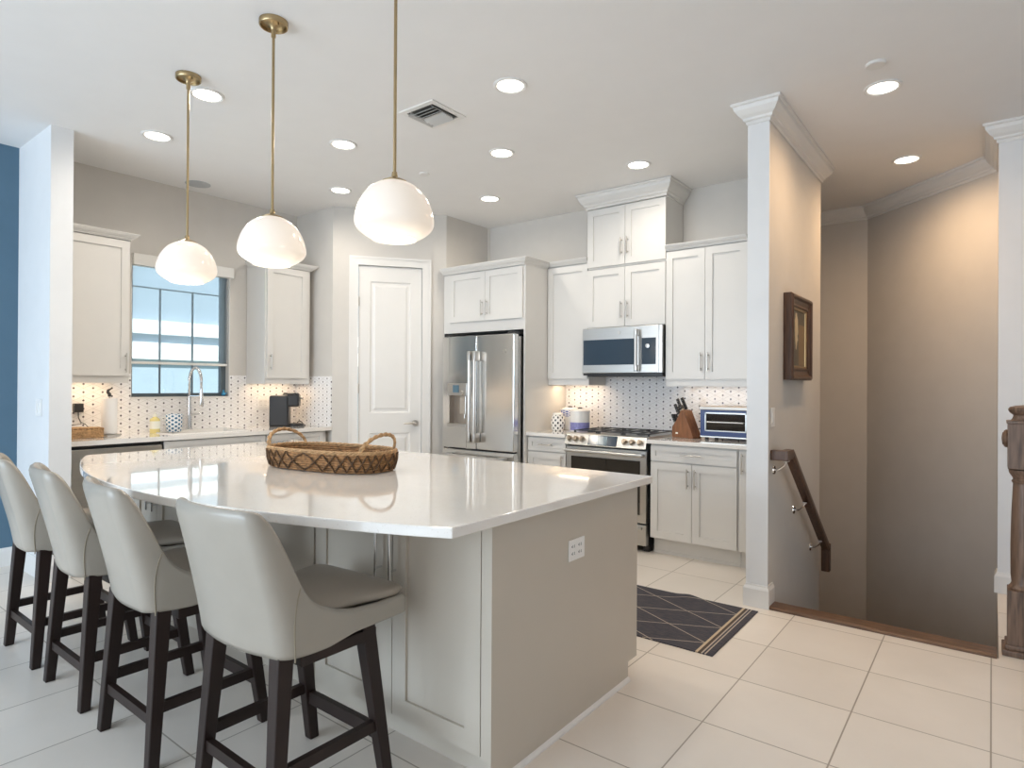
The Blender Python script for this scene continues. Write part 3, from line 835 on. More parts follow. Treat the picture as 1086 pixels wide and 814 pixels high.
# ------------------------------------------------------------------ microwave
t = thing('microwave', 'stainless over-the-range microwave mounted above the stove', 'microwave', (-2.56, 4.87, 1.437))
mx0, mx1, my, mz0, mz1 = -2.95, -2.178, 4.855, 1.437, 1.857
bm = B(); box(bm, mx0 + .022, mx1 - .002, my + .045, YB - .01, mz0 + .004, mz1 - .001); box(bm, mx0 + .02, mx1 - .02, my + .06, YB - .1, mz0 - .012, mz0 + .004); obj('case', bm, 'black', t, world=True)
bm = B(); box(bm, mx0, mx1 - .03, my, my + .045, mz0 + .018, mz1, .004); md = obj('door', bm, 'steel', t, world=True)
bm = B(); box(bm, mx1 - .03, mx1, my + .002, my + .045, mz0 + .018, mz1, .003); obj('edge_trim', bm, 'steel', t, world=True)
bm = B(); box(bm, mx0 + .012, mx1 - .235, my - .003, my + .002, mz0 + .09, mz1 - .105, .002); obj('window_glass', bm, 'screen_dk', md, world=True)
bm = B(); box(bm, mx1 - .185, mx1 - .055, my - .003, my + .002, mz0 + .09, mz1 - .105, .002); obj('control_glass', bm, 'screen_dk', md, world=True)
bm = B(); tube(bm, [(mx1 - .215, my - .055, mz0 + .04), (mx1 - .215, my - .055, mz1 - .04)], .013, 14)
for z in (mz0 + .03, mz1 - .085): box(bm, mx1 - .228, mx1 - .202, my - .066, my, z, z + .055, .008)
obj('handle', bm, 'steel', md, world=True, smooth=True)
bm = B(); lathe(bm, [(0, 0), (.019, 0), (.018, .016), (0, .018)], seg=20); bm.transform(Matrix.Translation((mx1 - .125, my - .003, mz0 + .245)) @ Matrix.Rotation(PI / 2, 4, 'X')); obj('dial', bm, 'steel', md, world=True, smooth=True)
bm = B(); lathe(bm, [(0, 0), (.015, 0), (.015, .003), (0, .003)], seg=18); bm.transform(Matrix.Translation((mx0 + .37, my, mz1 - .05)) @ Matrix.Rotation(PI / 2, 4, 'X')); obj('emblem', bm, 'nickel', md, world=True)
bm = B(); box(bm, mx0 + .004, mx1 - .004, my + .012, my + .05, mz0 - .002, mz0 + .016); obj('vent_grille', bm, 'black', t, world=True)

# ------------------------------------------------------------------ island
IX0, IX1, IYF, IYB = -4.19, -1.31, 1.59, 2.655
itop = .915; ith = .034
t = thing('kitchen_island', 'greige kitchen island base with panelled doors facing the stools', 'island', ((IX0 + IX1) / 2, 2.1, 0))
bm = B(); box(bm, IX0 + .02, IX1 - .02, IYF + .021, IYB - .022, .085, itop - ith - .001); obj('carcass', bm, 'isl', t, world=True)
def island_end(x0, x1):
    bm = B()
    extrude_prof(bm, [(IYF, 0), (IYB - .085, 0), (IYB - .085, .085), (IYB, .085), (IYB, itop - ith - .001), (IYF, itop - ith - .001)], x0, x1)
    return bm
obj('end_panel', island_end(IX1 - .02, IX1), 'isl', t, world=True)
obj('end_panel', island_end(IX0, IX0 + .02), 'isl', t, world=True)
bm = B(); box(bm, IX0 + .02, IX1 - .02, IYB - .085, IYB - .07, 0, .085); box(bm, IX0 + .02, IX1 - .02, IYF + .045, IYF + .06, 0, .085); obj('toe_kick', bm, 'isl', t, world=True)
bm = B(); 
q = [(0, 0), (.012, 0), (.012, .008), (.006, .016), (0, .018)]
sweep(bm, [(IX1, IYF), (IX1, IYB - .085)][::-1], [(-a, z) for a, z in q]); obj('shoe_moulding', bm, 'trim', t, world=True)
bm = B(); box(bm, IX1 - .045, IX1 - .02, IYF, IYF + .02, .085, itop - ith - .001); box(bm, IX0 + .02, IX0 + .045, IYF, IYF + .02, .085, itop - ith - .001); obj('corner_stile', bm, 'isl', t, world=True)
dws = [(-2.29, -1.80, 'r'), (-1.80, -1.357, 'l'), (-3.30, -2.81, 'r'), (-2.81, -2.30, 'l'), (-4.145, -3.835, 'r'), (-3.835, -3.31, 'l')]
for a, b, hs in dws:
    bm = shaker(a + .002, b - .002, .092, itop - ith - .006, IYF, st=.072); o = obj('door', bm, 'isl', t, world=True)
    hx = b - .05 if hs == 'r' else a + .012 + .03
    hx = b - .062 if hs == 'r' else a + .018
    obj('handle', pull(B(), hx, .735, IYF, .26), 'chrome', o, smooth=True, world=True)
for a, b in ((-2.25, -1.80), (-1.80, -1.335), (-2.71, -2.26), (-3.17, -2.72), (-3.63, -3.18), (-4.15, -3.64)):
    bm = B(); box(bm, a + .002, b - .002, IYB - .02, IYB, .09, itop - ith - .006); obj('work_side_door', bm, 'isl', t, world=True)
bm = B(); box(bm, IX1, IX1 + .006, 2.058, 2.172, .652, .735, .003); ou = obj('outlet', bm, 'plate', t, world=True, label='white outlet plate')
bm = B()
for y in (2.09, 2.14):
    for z in (.68, .708): box(bm, IX1 + .005, IX1 + .0068, y - .008, y - .006, z - .006, z + .006); box(bm, IX1 + .005, IX1 + .0068, y + .004, y + .006, z - .006, z + .006); box(bm, IX1 + .005, IX1 + .0068, y - .016, y - .013, z - .003, z + .003)
obj('slot', bm, 'slot', ou, world=True)
# island top: straight back and sides, front bowed out over the stools
poly = [(-1.275, 2.745), (-4.235, 2.745), (-4.235, 1.36)]
ch = 1.36; sag = .325; hw = (4.235 - 1.275) / 2; cxm = -(4.235 + 1.275) / 2
Rr = (hw * hw + sag * sag) / (2 * sag); cyc = ch - sag + Rr
a0 = math.asin(hw / Rr)
for k in range(1, 48):
    a = -a0 + 2 * a0 * k / 48
    poly.append((cxm + Rr * math.sin(a), cyc - Rr * math.cos(a)))
poly.append((-1.275, 1.36))
bm = B(); prism(bm, poly, itop - ith, itop)
tag(obj('island_countertop', bm, 'quartz', bevel=.004), 'large glossy white quartz island top with bowed front edge', 'countertop')

# ------------------------------------------------------------------ bar stools
def make_stool(label):
    t = thing('bar_stool', label, 'stool', (0, 0, 0), 0, 'leather bar stools along the island')
    # legs
    for sx in (-1, 1):
        for sy in (-1, 1):
            bm = B()
            bx, by = sx * .212, (.262 if sy > 0 else -.158); tx, ty = sx * .186, (.185 if sy > 0 else -.118)
            w0, w1 = .019, .026
            rr = []
            for (cx, cy, z, w) in ((bx, by, 0, w0), (tx, ty, .549, w1)):
                rr.append([bm.verts.new((cx + i * w, cy + j * w, z)) for i, j in ((-1, -1), (1, -1), (1, 1), (-1, 1))])
            bm.faces.new(rr[0][::-1]); bm.faces.new(rr[1])
            for k in range(4): bm.faces.new((rr[0][k], rr[0][(k + 1) % 4], rr[1][(k + 1) % 4], rr[1][k]))
            obj('leg', bm, 'espresso', t, bevel=.004)
    def lp(sx, sy, z):
        f = z / .549
        bx, by = sx * .212, (.262 if sy > 0 else -.158); tx, ty = sx * .186, (.185 if sy > 0 else -.118)
        return bx + (tx - bx) * f, by + (ty - by) * f
    def bar(p, q, z, h=.018, w=.011):
        bm = B(); p = Vector((*p, z)); q = Vector((*q, z)); d = (q - p).normalized(); s = Vector((-d.y, d.x, 0)) * w; u = Vector((0, 0, h))
        ra = [bm.verts.new(p + a * s + b * u) for a, b in ((-1, -1), (1, -1), (1, 1), (-1, 1))]; rb = [bm.verts.new(q + a * s + b * u) for a, b in ((-1, -1), (1, -1), (1, 1), (-1, 1))]
        bm.faces.new(ra[::-1]); bm.faces.new(rb)
        for k in range(4): bm.faces.new((ra[k], ra[(k + 1) % 4], rb[(k + 1) % 4], rb[k]))
        return bm
    for sx in (-1, 1): obj('stretcher', bar(lp(sx, -1, .205), lp(sx, 1, .205), .205), 'espresso', t)
    obj('stretcher', bar(lp(-1, -1, .165), lp(1, -1, .165), .165), 'espresso', t)
    obj('footrest', bar(lp(-1, 1, .17), lp(1, 1, .17), .17, .022), 'espresso', t)
    bm = B(); box(bm, -.213, .213, -.07, .215, .498, .536, .004); obj('seat_frame', bm, 'espresso', t)
    # upholstered shell
    hw_, yr, yfr, rc = .238, -.165, .330, .062
    path = []
    n_side, n_c, n_b = 30, 6, 10
    for k in range(n_side): path.append((hw_, yfr + (yr + rc - yfr) * k / n_side))
    for k in range(n_c): a = PI / 2 * k / n_c; path.append((hw_ - rc + rc * math.cos(a), yr + rc - rc * math.sin(a)))
    for k in range(n_b + 1):
        f = k / n_b; x = (hw_ - rc) * (1 - 2 * f); path.append((x, yr - .022 * (1 - (2 * f - 1) ** 2)))
    for k in range(1, n_c + 1): a = PI / 2 * k / n_c; path.append((-(hw_ - rc) - rc * math.sin(a), yr + rc - rc * math.cos(a)))
    for k in range(1, n_side + 1): path.append((-hw_, yr + rc + (yfr - yr - rc) * k / n_side))
    prof = [(.330, .612), (.20, .612), (.10, .622), (.03, .643), (-.02, .674), (-.045, .702), (-.062, .74), (-.076, .80), (-.088, .87), (-.099, .93), (-.112, .970), (-.13, .984), (-.165, .990), (-.3, .994)]
    def top_z(y):
        for (a, za), (b, zb) in zip(prof, prof[1:]):
            if y >= b: return za + (zb - za) * (a - y) / (a - b)
        return prof[-1][1]
    # the path is parameterised by plan position; near the rear corner the height climbs quickly
    rings = []; bm = B()
    N = len(path)
    def nrm(i):
        a = Vector(path[max(i - 1, 0)]); b = Vector(path[min(i + 1, N - 1)]); d = (b - a).normalized(); return Vector((d.y, -d.x))   # points outwards? fixed below
    for i, (x, y) in enumerate(path):
        nn = nrm(i)
        if nn.dot(Vector((x, y - .1))) < 0: nn = -nn
        zt = top_z(y)
        th = .030 if y > 0 else .030 + .012 * min(1, -y / .15)
        col = []
        zb_ = .532 + (.018 if y > .1 else .018 * max(0, y / .1))
        levels = [0, .12, .3, .5, .7, .86, .96]
        def lean(z, y0):
            f = max(0, (z - .56) / .43); wr = max(0, min(1, (.12 - y0) / .25)); return -.105 * f ** 1.15 * wr
        def narrow(z, x0): return 1 - .085 * max(0, (z - .62) / .37)
        for f in levels:
            z = zb_ + (zt - zb_) * f
            col.append((x * narrow(z, x), y + lean(z, y), z))
        z = zt + .008; xi, yi = x - nn.x * th / 2, y - nn.y * th / 2
        col.append((xi * narrow(z, x), yi + lean(z, y), z))
        for f in levels[::-1]:
            z = max(zb_ + (zt - zb_) * f, .55)
            xi, yi = x - nn.x * th, y - nn.y * th
            col.append((xi * narrow(z, x), yi + lean(z, y), z))
        rings.append([bm.verts.new(c) for c in col])
    K = len(rings[0])
    for a, b in zip(rings, rings[1:]):
        for k in range(K):
            j = (k + 1) % K; bm.faces.new((a[k], a[j], b[j], b[k]))
    bm.faces.new(rings[0]); bm.faces.new(rings[-1][::-1])
    shell = obj('back_shell', bm, 'leather', t, smooth='all', sub=1)
    # piping that runs down both rear corners
    for sgn in (1, -1):
        pts = []
        # lower arc of the seam: from the bottom edge up to the arm curve
        for k in range(9):
            f = k / 8; z = .535 + f * .21
            y = -.122 + .050 * f ** 2.2
            e0 = min(0, y - (yr + rc)); x_ = hw_ - rc + math.sqrt(max(0, rc * rc - e0 * e0))
            xx = sgn * (x_ * (1 - .085 * max(0, (z - .62) / .37)) - .0005)
            yy = y - .105 * max(0, (z - .56) / .43) ** 1.15 * max(0, min(1, (.12 - y) / .25))
            pts.append((xx, yy, z))
        bm = B(); tube(bm, pts, .0024, 6); obj('piping', bm, 'piping', shell, smooth=True)
    # seat base and cushion
    bm = B(); box(bm, -.210, .210, -.12, .318, .541, .60, .012); obj('seat_base', bm, 'leather', t)
    bm = B(); gx, gy = 12, 12; V = {}
    for i in range(gx + 1):
        for j in range(gy + 1):
            u = -1 + 2 * i / gx; v = -1 + 2 * j / gy
            fr = (v + 1) / 2
            w = .198 + .034 * max(0, min(1, (fr - .55) / .3))
            su = u; sv = v
            # round the plan corners
            k = 1 - .035 * (abs(u) ** 6) * (abs(v) ** 6)
            x = su * w * k; y = .098 + sv * .236 * k
            e = max(abs(u), abs(v))
            z = .655 + .022 * (1 - u * u) * (1 - v * v) - .010 * e ** 8
            V[i, j] = (x, y, z)
    top = {k: bm.verts.new(v) for k, v in V.items()}
    bot = {k: bm.verts.new((v[0] * .985, v[1], .606)) for k, v in V.items() if k[0] in (0, gx) or k[1] in (0, gy)}
    md_ = {k: bm.verts.new((v[0] * 1.012, .098 + (v[1] - .098) * 1.012, .63)) for k, v in V.items() if k[0] in (0, gx) or k[1] in (0, gy)}
    for i in range(gx):
        for j in range(gy): bm.faces.new((top[i, j], top[i + 1, j], top[i + 1, j + 1], top[i, j + 1]))
    ring = [(i, 0) for i in range(gx)] + [(gx, j) for j in range(gy)] + [(i, gy) for i in range(gx, 0, -1)] + [(0, j) for j in range(gy, 0, -1)]
    for a, b in zip(ring, ring[1:] + ring[:1]):
        bm.faces.new((top[a], md_[a], md_[b], top[b])); bm.faces.new((md_[a], bot[a], bot[b], md_[b]))
    bm.faces.new([bot[k] for k in ring][::-1])
    obj('cushion', bm, 'cushion', t, smooth='all', sub=1)
    return t
stools = [((-3.765, 1.10), math.radians(-10), 'leftmost pearl grey leather bar stool nearest the blue wall'),
          ((-3.145, 1.10), math.radians(-9), 'second pearl grey leather bar stool from the blue wall'),
          ((-2.510, 1.10), math.radians(-7), 'third pearl grey leather bar stool from the blue wall'),
          ((-1.835, 1.15), math.radians(3), 'nearest rightmost pearl grey leather bar stool with its taupe seat showing')]
s0 = make_stool(stools[0][2])
for i, ((x, y), rz, lab) in enumerate(stools):
    st_ = s0 if i == 0 else dup(s0, (x, y, 0), 0, lab)
    st_.location = (x, y, 0)
    for ch in st_.children:      # the upholstered seat swivels on its base
        if ch.name.split('.')[0] in ('back_shell', 'seat_base', 'cushion'):
            ch.rotation_euler = (0, 0, rz)
            p_ = Vector((0, .03, 0)); q_ = Matrix.Rotation(rz, 3, 'Z') @ p_
            ch.location = p_ - q_

# ------------------------------------------------------------------ pendants
def make_pendant(label):
    t = thing('pendant_light', label, 'pendant lamp', (0, 0, 0), 0, 'brass and opal pendants over the island')
    bm = B(); lathe(bm, [(0, CEIL), (.066, CEIL), (.066, CEIL - .022), (.064, CEIL - .025), (.059, CEIL - .025), (.056, CEIL - .012), (.03, CEIL - .020), (.014, CEIL - .034), (.011, CEIL - .045), (.011, CEIL - .075), (0, CEIL - .075)], seg=36)
    can = obj('canopy', bm, 'brass', t, smooth=True)
    bm = B()
    for s in (-1, 1): lathe(bm, [(0, CEIL - .03), (.004, CEIL - .03), (.004, CEIL - .018), (0, CEIL - .018)], (s * .04, 0, 0), 8)
    obj('canopy_screw', bm, 'brass', can)
    bm = B(); cyl(bm, (0, 0, 2.17), (0, 0, CEIL - .07), .0065, 12); obj('rod', bm, 'brass', t, smooth=True)
    bm = B(); lathe(bm, [(0, 2.176), (.010, 2.175), (.013, 2.155), (.032, 2.147), (.050, 2.138), (.050, 2.134), (0, 2.134)], seg=28); obj('cap', bm, 'brass', t, smooth=True)
    bm = B()
    pr = [(.035, 2.138), (.058, 2.132), (.090, 2.115), (.117, 2.088), (.137, 2.055), (.150, 2.020), (.156, 1.990), (.156, 1.972), (.151, 1.957), (.140, 1.944), (.122, 1.931), (.102, 1.920), (.092, 1.914), (.087, 1.909)]
    inn = [(r - .004, z + (.001 if i == len(pr) - 1 else -.003)) for i, (r, z) in enumerate(pr)][::-1]
    lathe(bm, pr + inn, seg=48); obj('glass_shade', bm, 'opal', t, smooth='all', sub=1)
    bm = B(); lathe(bm, [(.0, 1.918), (.060, 1.916), (.0835, 1.9135), (.0835, 1.916), (0, 1.921)], seg=36); obj('diffuser', bm, 'litrim', t, smooth=True)
    return t
pend = [(-3.59, 'leftmost opal glass pendant with its brass ceiling canopy in view'), (-2.725, 'middle opal glass pendant in front of the right window cabinet'), (-1.858, 'rightmost opal glass pendant hanging in front of the pantry wall')]
p0 = make_pendant(pend[0][1])
for i, (x, lab) in enumerate(pend):
    if i == 0: p0.location = (x, 1.64, 0)
    else: dup(p0, (x, 1.64, 0), 0, lab)
    l = bpy.data.lights.new('pendant_lamp', 'POINT'); l.energy = PENDANT_W; l.color = (1, .86, .68); l.shadow_soft_size = .08
    o = bpy.data.objects.new('pendant_lamp', l); COL.objects.link(o); o.location = (x, 1.64, 1.85)

# ------------------------------------------------------------------ ceiling fittings
def make_can(label):
    t = thing('recessed_light', label, 'ceiling light', (0, 0, CEIL), 0, 'recessed ceiling lights')
    bm = B(); lathe(bm, [(.076, -.001), (.098, 0), (.098, -.006), (.090, -.010), (.078, -.006), (.076, -.001)], seg=36); obj('trim_ring', bm, 'trim', t, smooth=True)
    bm = B(); lathe(bm, [(0, -.003), (.077, -.003), (.077, -.001), (0, -.001)], seg=36); obj('lens', bm, 'lit', t)
    return t
k_ = (CEIL - H) / (3.05 - H)
cans = [(-3.681, 1.789, 'recessed ceiling light right beside the brass canopy'), (-4.568, 1.879, 'recessed ceiling light between white wall stub and leftmost pendant rod'),
        (-3.66, 2.749, 'recessed ceiling light left of the rightmost pendant rod, nearer the camera'), (-4.541, 3.384, 'recessed ceiling light nearest the pantry wall corner'),
        (-2.177, 2.78, 'recessed ceiling light right of the air vent, large and near'), (-2.858, 3.552, 'recessed ceiling light directly below the largest one, mid ceiling'),
        (-3.644, 4.36, 'recessed ceiling light in front of the refrigerator cabinet'), (-2.165, 4.375, 'recessed ceiling light in front of the topmost cabinet above the microwave'),
        (-.498, 4.075, 'recessed ceiling light over the stair threshold, beside the round cover'), (-.512, 5.475, 'recessed ceiling light deep in the stairwell before the diagonal wall')]
c0 = make_can(cans[0][2])
for i, (x, y, lab) in enumerate(cans):
    x, y = x * k_, y * k_
    if i == 0: c0.location = (x, y, CEIL)
    else: dup(c0, (x, y, CEIL), 0, lab)
    l = bpy.data.lights.new('downlight_lamp', 'SPOT'); l.energy = (HALL_W if i == 9 else 14 if i == 8 else DOWNLIGHT_W) * 4; l.color = (1, .66, .37) if i >= 8 else WARM
    l.spot_size = math.radians(176); l.spot_blend = .9; l.shadow_soft_size = .07
    o = bpy.data.objects.new('downlight_lamp', l); COL.objects.link(o); o.location = (x, y, CEIL - .03)
def disc(name, x, y, r, h, m, label, cat, group=None):
    bm = B(); lathe(bm, [(0, CEIL - h), (r * .9, CEIL - h), (r, CEIL - h * .7), (r, CEIL), (0, CEIL)], (0, 0, 0), 32)
    o = obj(name, bm, m, smooth=True); o.location = (x, y, 0); return tag(o, label, cat, group)
disc('sprinkler_cover', -3.639 * k_, 3.526 * k_, .042, .012, 'trim', 'small white round sprinkler cover on the ceiling behind the rightmost pendant', 'sprinkler cover', 'sprinkler covers')
disc('sprinkler_cover', -.49 * k_, 3.756 * k_, .05, .014, 'trim', 'round white sprinkler cover beside the hall ceiling light', 'sprinkler cover', 'sprinkler covers')
disc('ceiling_speaker', -5.385 * k_, 2.547 * k_, .10, .006, 'speaker_grille', 'flat round ceiling speaker close to the window wall', 'speaker')
t = thing('air_vent', 'square white ceiling air vent with curved blades', 'vent', (-2.84, 2.82, CEIL))
v0, v1, u0, u1 = -2.99, -2.69, 2.67, 2.975
bm = B()
for a, b, c, d in ((v0, v1, u0, u0 + .035), (v0, v1, u1 - .035, u1), (v0, v0 + .035, u0 + .035, u1 - .035), (v1 - .035, v1, u0 + .035, u1 - .035)): box(bm, a, b, c, d, CEIL - .008, CEIL)
obj('frame', bm, 'trim', t, world=True)
bm = B(); box(bm, v0 + .035, v1 - .035, u0 + .035, u1 - .035, CEIL - .002, CEIL - .0005); obj('cavity_shade', bm, 'vent_shade', t, world=True)  # flat dark sheet stands in for the shade behind the blades
def blade(bm, p, q, tilt, w=.03):
    p, q = Vector(p), Vector(q); d = (q - p).normalized(); n = Vector((-d.y, d.x, 0))
    prof = [(-w / 2, -.002), (-w / 4, -.012), (w / 4, -.020), (w / 2, -.024)]
    for (a, za), (b, zb) in zip(prof, prof[1:]):
        vs = [p + n * a * tilt + Vector((0, 0, za)), q + n * a * tilt + Vector((0, 0, za)), q + n * b * tilt + Vector((0, 0, zb)), p + n * b * tilt + Vector((0, 0, zb))]
        lo = [bm.verts.new(v) for v in vs]; hi = [bm.verts.new(v + Vector((0, 0, .002))) for v in vs]
        bm.faces.new(lo[::-1]); bm.faces.new(hi)
        for k in range(4): bm.faces.new((lo[k], lo[(k + 1) % 4], hi[(k + 1) % 4], hi[k]))
for k in range(3):
    y = u0 + .065 + k * .032
    bm = B(); blade(bm, (v0 + .06, y, CEIL), (v1 - .06, y, CEIL), -1); obj('blade', bm, 'vent_blade', t, world=True)
    y = u1 - .065 - k * .032
    bm = B(); blade(bm, (v0 + .06, y, CEIL), (v1 - .06, y, CEIL), 1); obj('blade', bm, 'vent_blade', t, world=True)
for x, s in ((v0 + .05, 1), (v1 - .05, -1)):
    bm = B(); blade(bm, (x, u0 + .045, CEIL), (x, u1 - .045, CEIL), s, .022); obj('blade', bm, 'vent_blade', t, world=True)

# under-cabinet lights
for n, loc, sx, sy in (('undercabinet_lamp', (-3.16, 5.10, 1.37), .38, .06), ('undercabinet_lamp', (-1.70, 5.10, 1.37), .85, .06), ('undercabinet_lamp', (-5.55, 1.76, 1.37), .06, .42), ('undercabinet_lamp', (-5.55, 3.40, 1.37), .06, .42)):
    area(n, loc, (loc[0], loc[1] + .001, 0), sx, sy, UNDERCAB_W, (1, .74, .48))

# ------------------------------------------------------------------ island basket
t = thing('woven_basket', 'oval woven seagrass basket with two hoop handles on the island', 'basket', (-2.69, 1.955, itop), math.radians(9))
aL, bW, hB = .355, .165, .098
def oval(f, z, grow=0, e=.72):
    c, s = math.cos(f), math.sin(f)
    k = 1 + .06 * z / hB
    return ((aL + grow) * k * math.copysign(abs(c) ** e, c), (bW + grow) * k * math.copysign(abs(s) ** e, s), z)
bm = B(); ring0 = [bm.verts.new(oval(2 * PI * k / 64, .006, -.012)) for k in range(64)]; ring1 = [bm.verts.new(oval(2 * PI * k / 64, .014, -.012)) for k in range(64)]
bm.faces.new(ring0[::-1]); bm.faces.new(ring1)
for k in range(64): j = (k + 1) % 64; bm.faces.new((ring0[k], ring0[j], ring1[j], ring1[k]))
obj('bottom', bm, 'seagrass_dk', t)
bm = B()
for i in range(8):
    z = .008 + i * .0115
    tube(bm, [oval(2 * PI * k / 96, z, .0022 * math.sin(k * PI / 2 + i * PI)) for k in range(96)], .0066, 6, True)
obj('coil_wall', bm, 'seagrass', t, smooth='all')
bm = B(); nX = 30
for s in (1, -1):
    for k in range(nX):
        pts = []
        for q_ in range(7):
            f = q_ / 6; ph = 2 * PI * (k + s * (f - .5) * 1.0) / nX
            pts.append(oval(ph, .008 + f * .082, .0085 + .003 * math.sin(PI * f) + (.0015 if s > 0 else 0)))
        tube(bm, pts, .0042, 5)
obj('lattice_weave', bm, 'seagrass_dk', t, smooth='all')
bm = B()
for ph in (0, 2 * PI / 3, 4 * PI / 3):
    pts = []
    for k in range(240):
        f = 2 * PI * k / 240; x, y, z = oval(f, hB); w = k * .62 + ph
        pts.append((x * (1 + .010 * math.cos(w)), y * (1 + .022 * math.cos(w)), z + .0055 * math.sin(w)))
    tube(bm, pts, .0056, 5, True)
obj('braided_rim', bm, 'seagrass_lt', t, smooth='all')
for s in (-1, 1):
    bm = B()
    for ph in (0, PI):
        pts = []
        for k in range(61):
            f = k / 60; a = PI * f; w = k * .55 + ph
            x = s * (aL * .86 + .05 * math.sin(a)); y = -.125 * math.cos(a) if True else 0; z = hB - .012 + .098 * math.sin(a) ** .8
            pts.append((x + .004 * math.cos(w), y + .004 * math.cos(w) * math.cos(a), z + .004 * math.sin(w)))
        tube(bm, pts, .0068, 7)
    obj('handle', bm, 'seagrass_lt', t, smooth='all')

# ------------------------------------------------------------------ things on the window counter
def small_box_basket():
    t = thing('small_basket', 'small rectangular woven basket on the window counter under the plug', 'basket', (-5.40, 1.685, zc), math.radians(3))
    bm = B()
    for i in range(6):
        z = .006 + i * .0105
        pts = []
        for k in range(72):
            f = 2 * PI * k / 72; c, s = math.cos(f), math.sin(f)
            pts.append((.085 * math.copysign(abs(c) ** .35, c), .145 * math.copysign(abs(s) ** .35, s), z + .0015 * math.sin(k * 2.0 + i * PI)))
        tube(bm, pts, .0062, 6, True)
    box(bm, -.08, .08, -.14, .14, .002, .008)
    obj('woven_body', bm, 'seagrass_lt', t, smooth='all')
    bm = B()
    for i in range(9): tube(bm, [(-.082, -.135 + i * .034, .066), (0, -.135 + i * .034, .071), (.082, -.135 + i * .034, .066)], .0065, 6)
    for i in range(5): tube(bm, [(-.07 + i * .035, -.14, .068), (-.07 + i * .035, 0, .074), (-.07 + i * .035, .14, .068)], .006, 6)
    obj('woven_lid', bm, 'seagrass_lt', t, smooth='all')
small_box_basket()
t = thing('phone_charger', 'black plug-in adapter with cable above the small basket', 'charger', (XW + .008, 1.765, 1.11))
bm = B(); box(bm, XW + .009, XW + .05, 1.735, 1.80, 1.112, 1.18, .006); obj('adapter', bm, 'black', t, world=True)
bm = B(); tube(bm, [(XW + .03, 1.768, 1.113), (XW + .035, 1.768, 1.07), (XW + .06, 1.775, 1.035), (XW + .12, 1.76, 1.022), (XW + .2, 1.70, 1.024), (XW + .24, 1.64, 1.022), (XW + .25, 1.60, 1.018)], .004, 8)
tube(bm, [(XW + .055, 1.775, 1.035), (XW + .07, 1.80, 1.02), (XW + .08, 1.825, .99), (XW + .085, 1.83, .94)], .003, 8); obj('cable', bm, 'black', t, world=True, smooth=True)
t = thing('paper_towel_holder', 'white paper towel roll on a holder with a dark bird finial', 'paper towel', (-5.47, 1.915, zc))
bm = B(); lathe(bm, [(0, 0), (.075, 0), (.075, .008), (.06, .013), (0, .013)], seg=28); cyl(bm, (0, 0, .01), (0, 0, .31), .006, 10); obj('stand', bm, 'nickel', t, smooth=True)
bm = B(); lathe(bm, [(.018, .016), (.052, .016), (.053, .02), (.053, .288), (.052, .292), (.018, .292), (.018, .016)], seg=36); obj('towel_roll', bm, 'paper', t, smooth=True)
bm = B(); tube(bm, [(0, 0, .305), (0, .0, .325), (0, -.012, .34), (0, -.010, .355), (0, .008, .365), (0, .02, .378)], [.012, .013, .012, .010, .006, .003], 10); obj('finial', bm, 'iron', t, smooth=True)
t = thing('soap_bottle', 'yellow dish soap bottle with pale label beside the patterned mug', 'bottle', (-5.50, 2.262, zc))
bm = B(); lathe(bm, [(0, 0), (.034, 0), (.038, .006), (.038, .105), (.034, .118), (.016, .128), (.015, .134), (0, .134)], seg=28, sy=1); obj('bottle', bm, 'soap', t, smooth=True)
bm = B(); lathe(bm, [(.0386, .035), (.0386, .098), (.0382, .098), (.0382, .035), (.0386, .035)], seg=28); obj('paper_label', bm, 'label', t, smooth=True)
bm = B(); lathe(bm, [(0, .134), (.017, .134), (.017, .152), (.006, .155), (.006, .170), (0, .171)], seg=18); tube(bm, [(0, 0, .166), (.03, -.012, .166), (.036, -.014, .16)], .005, 8); obj('pump', bm, 'label', t, smooth=True)
t = thing('patterned_mug', 'wide white mug with blue dots between soap bottle and faucet', 'mug', (-5.49, 2.41, zc))
bm = B(); lathe(bm, [(0, 0), (.052, 0), (.060, .012), (.066, .05), (.068, .10), (.0685, .15), (.065, .152), (.064, .10), (.060, .03), (0, .02)], seg=36); obj('cup', bm, 'mugdots', t, smooth=True)
bm = B(); tube(bm, [(-.005, -.062, .12), (-.008, -.09, .128), (-.01, -.108, .10), (-.008, -.10, .06), (-.004, -.064, .045)], .008, 10); obj('handle', bm, 'ceramic', t, smooth=True)
# faucet
t = thing('faucet', 'tall chrome spring faucet with pull-down sprayer at the window', 'faucet', (-5.63, 2.60, zc))
bm = B(); lathe(bm, [(0, 0), (.030, 0), (.030, .010), (.024, .016), (.021, .13), (.017, .16), (.015, .30), (0, .30)], seg=20)
obj('body', bm, 'chrome', t, smooth=True)
bm = B(); pts = [(0, 0, .28)]
for k in range(25):
    a = PI * k / 24; pts.append((.098 * (1 - math.cos(a)), .01 * k / 24, .44 + .11 * math.sin(a)))
pts.append((.198, .01, .36))
tube(bm, pts, .008, 10)
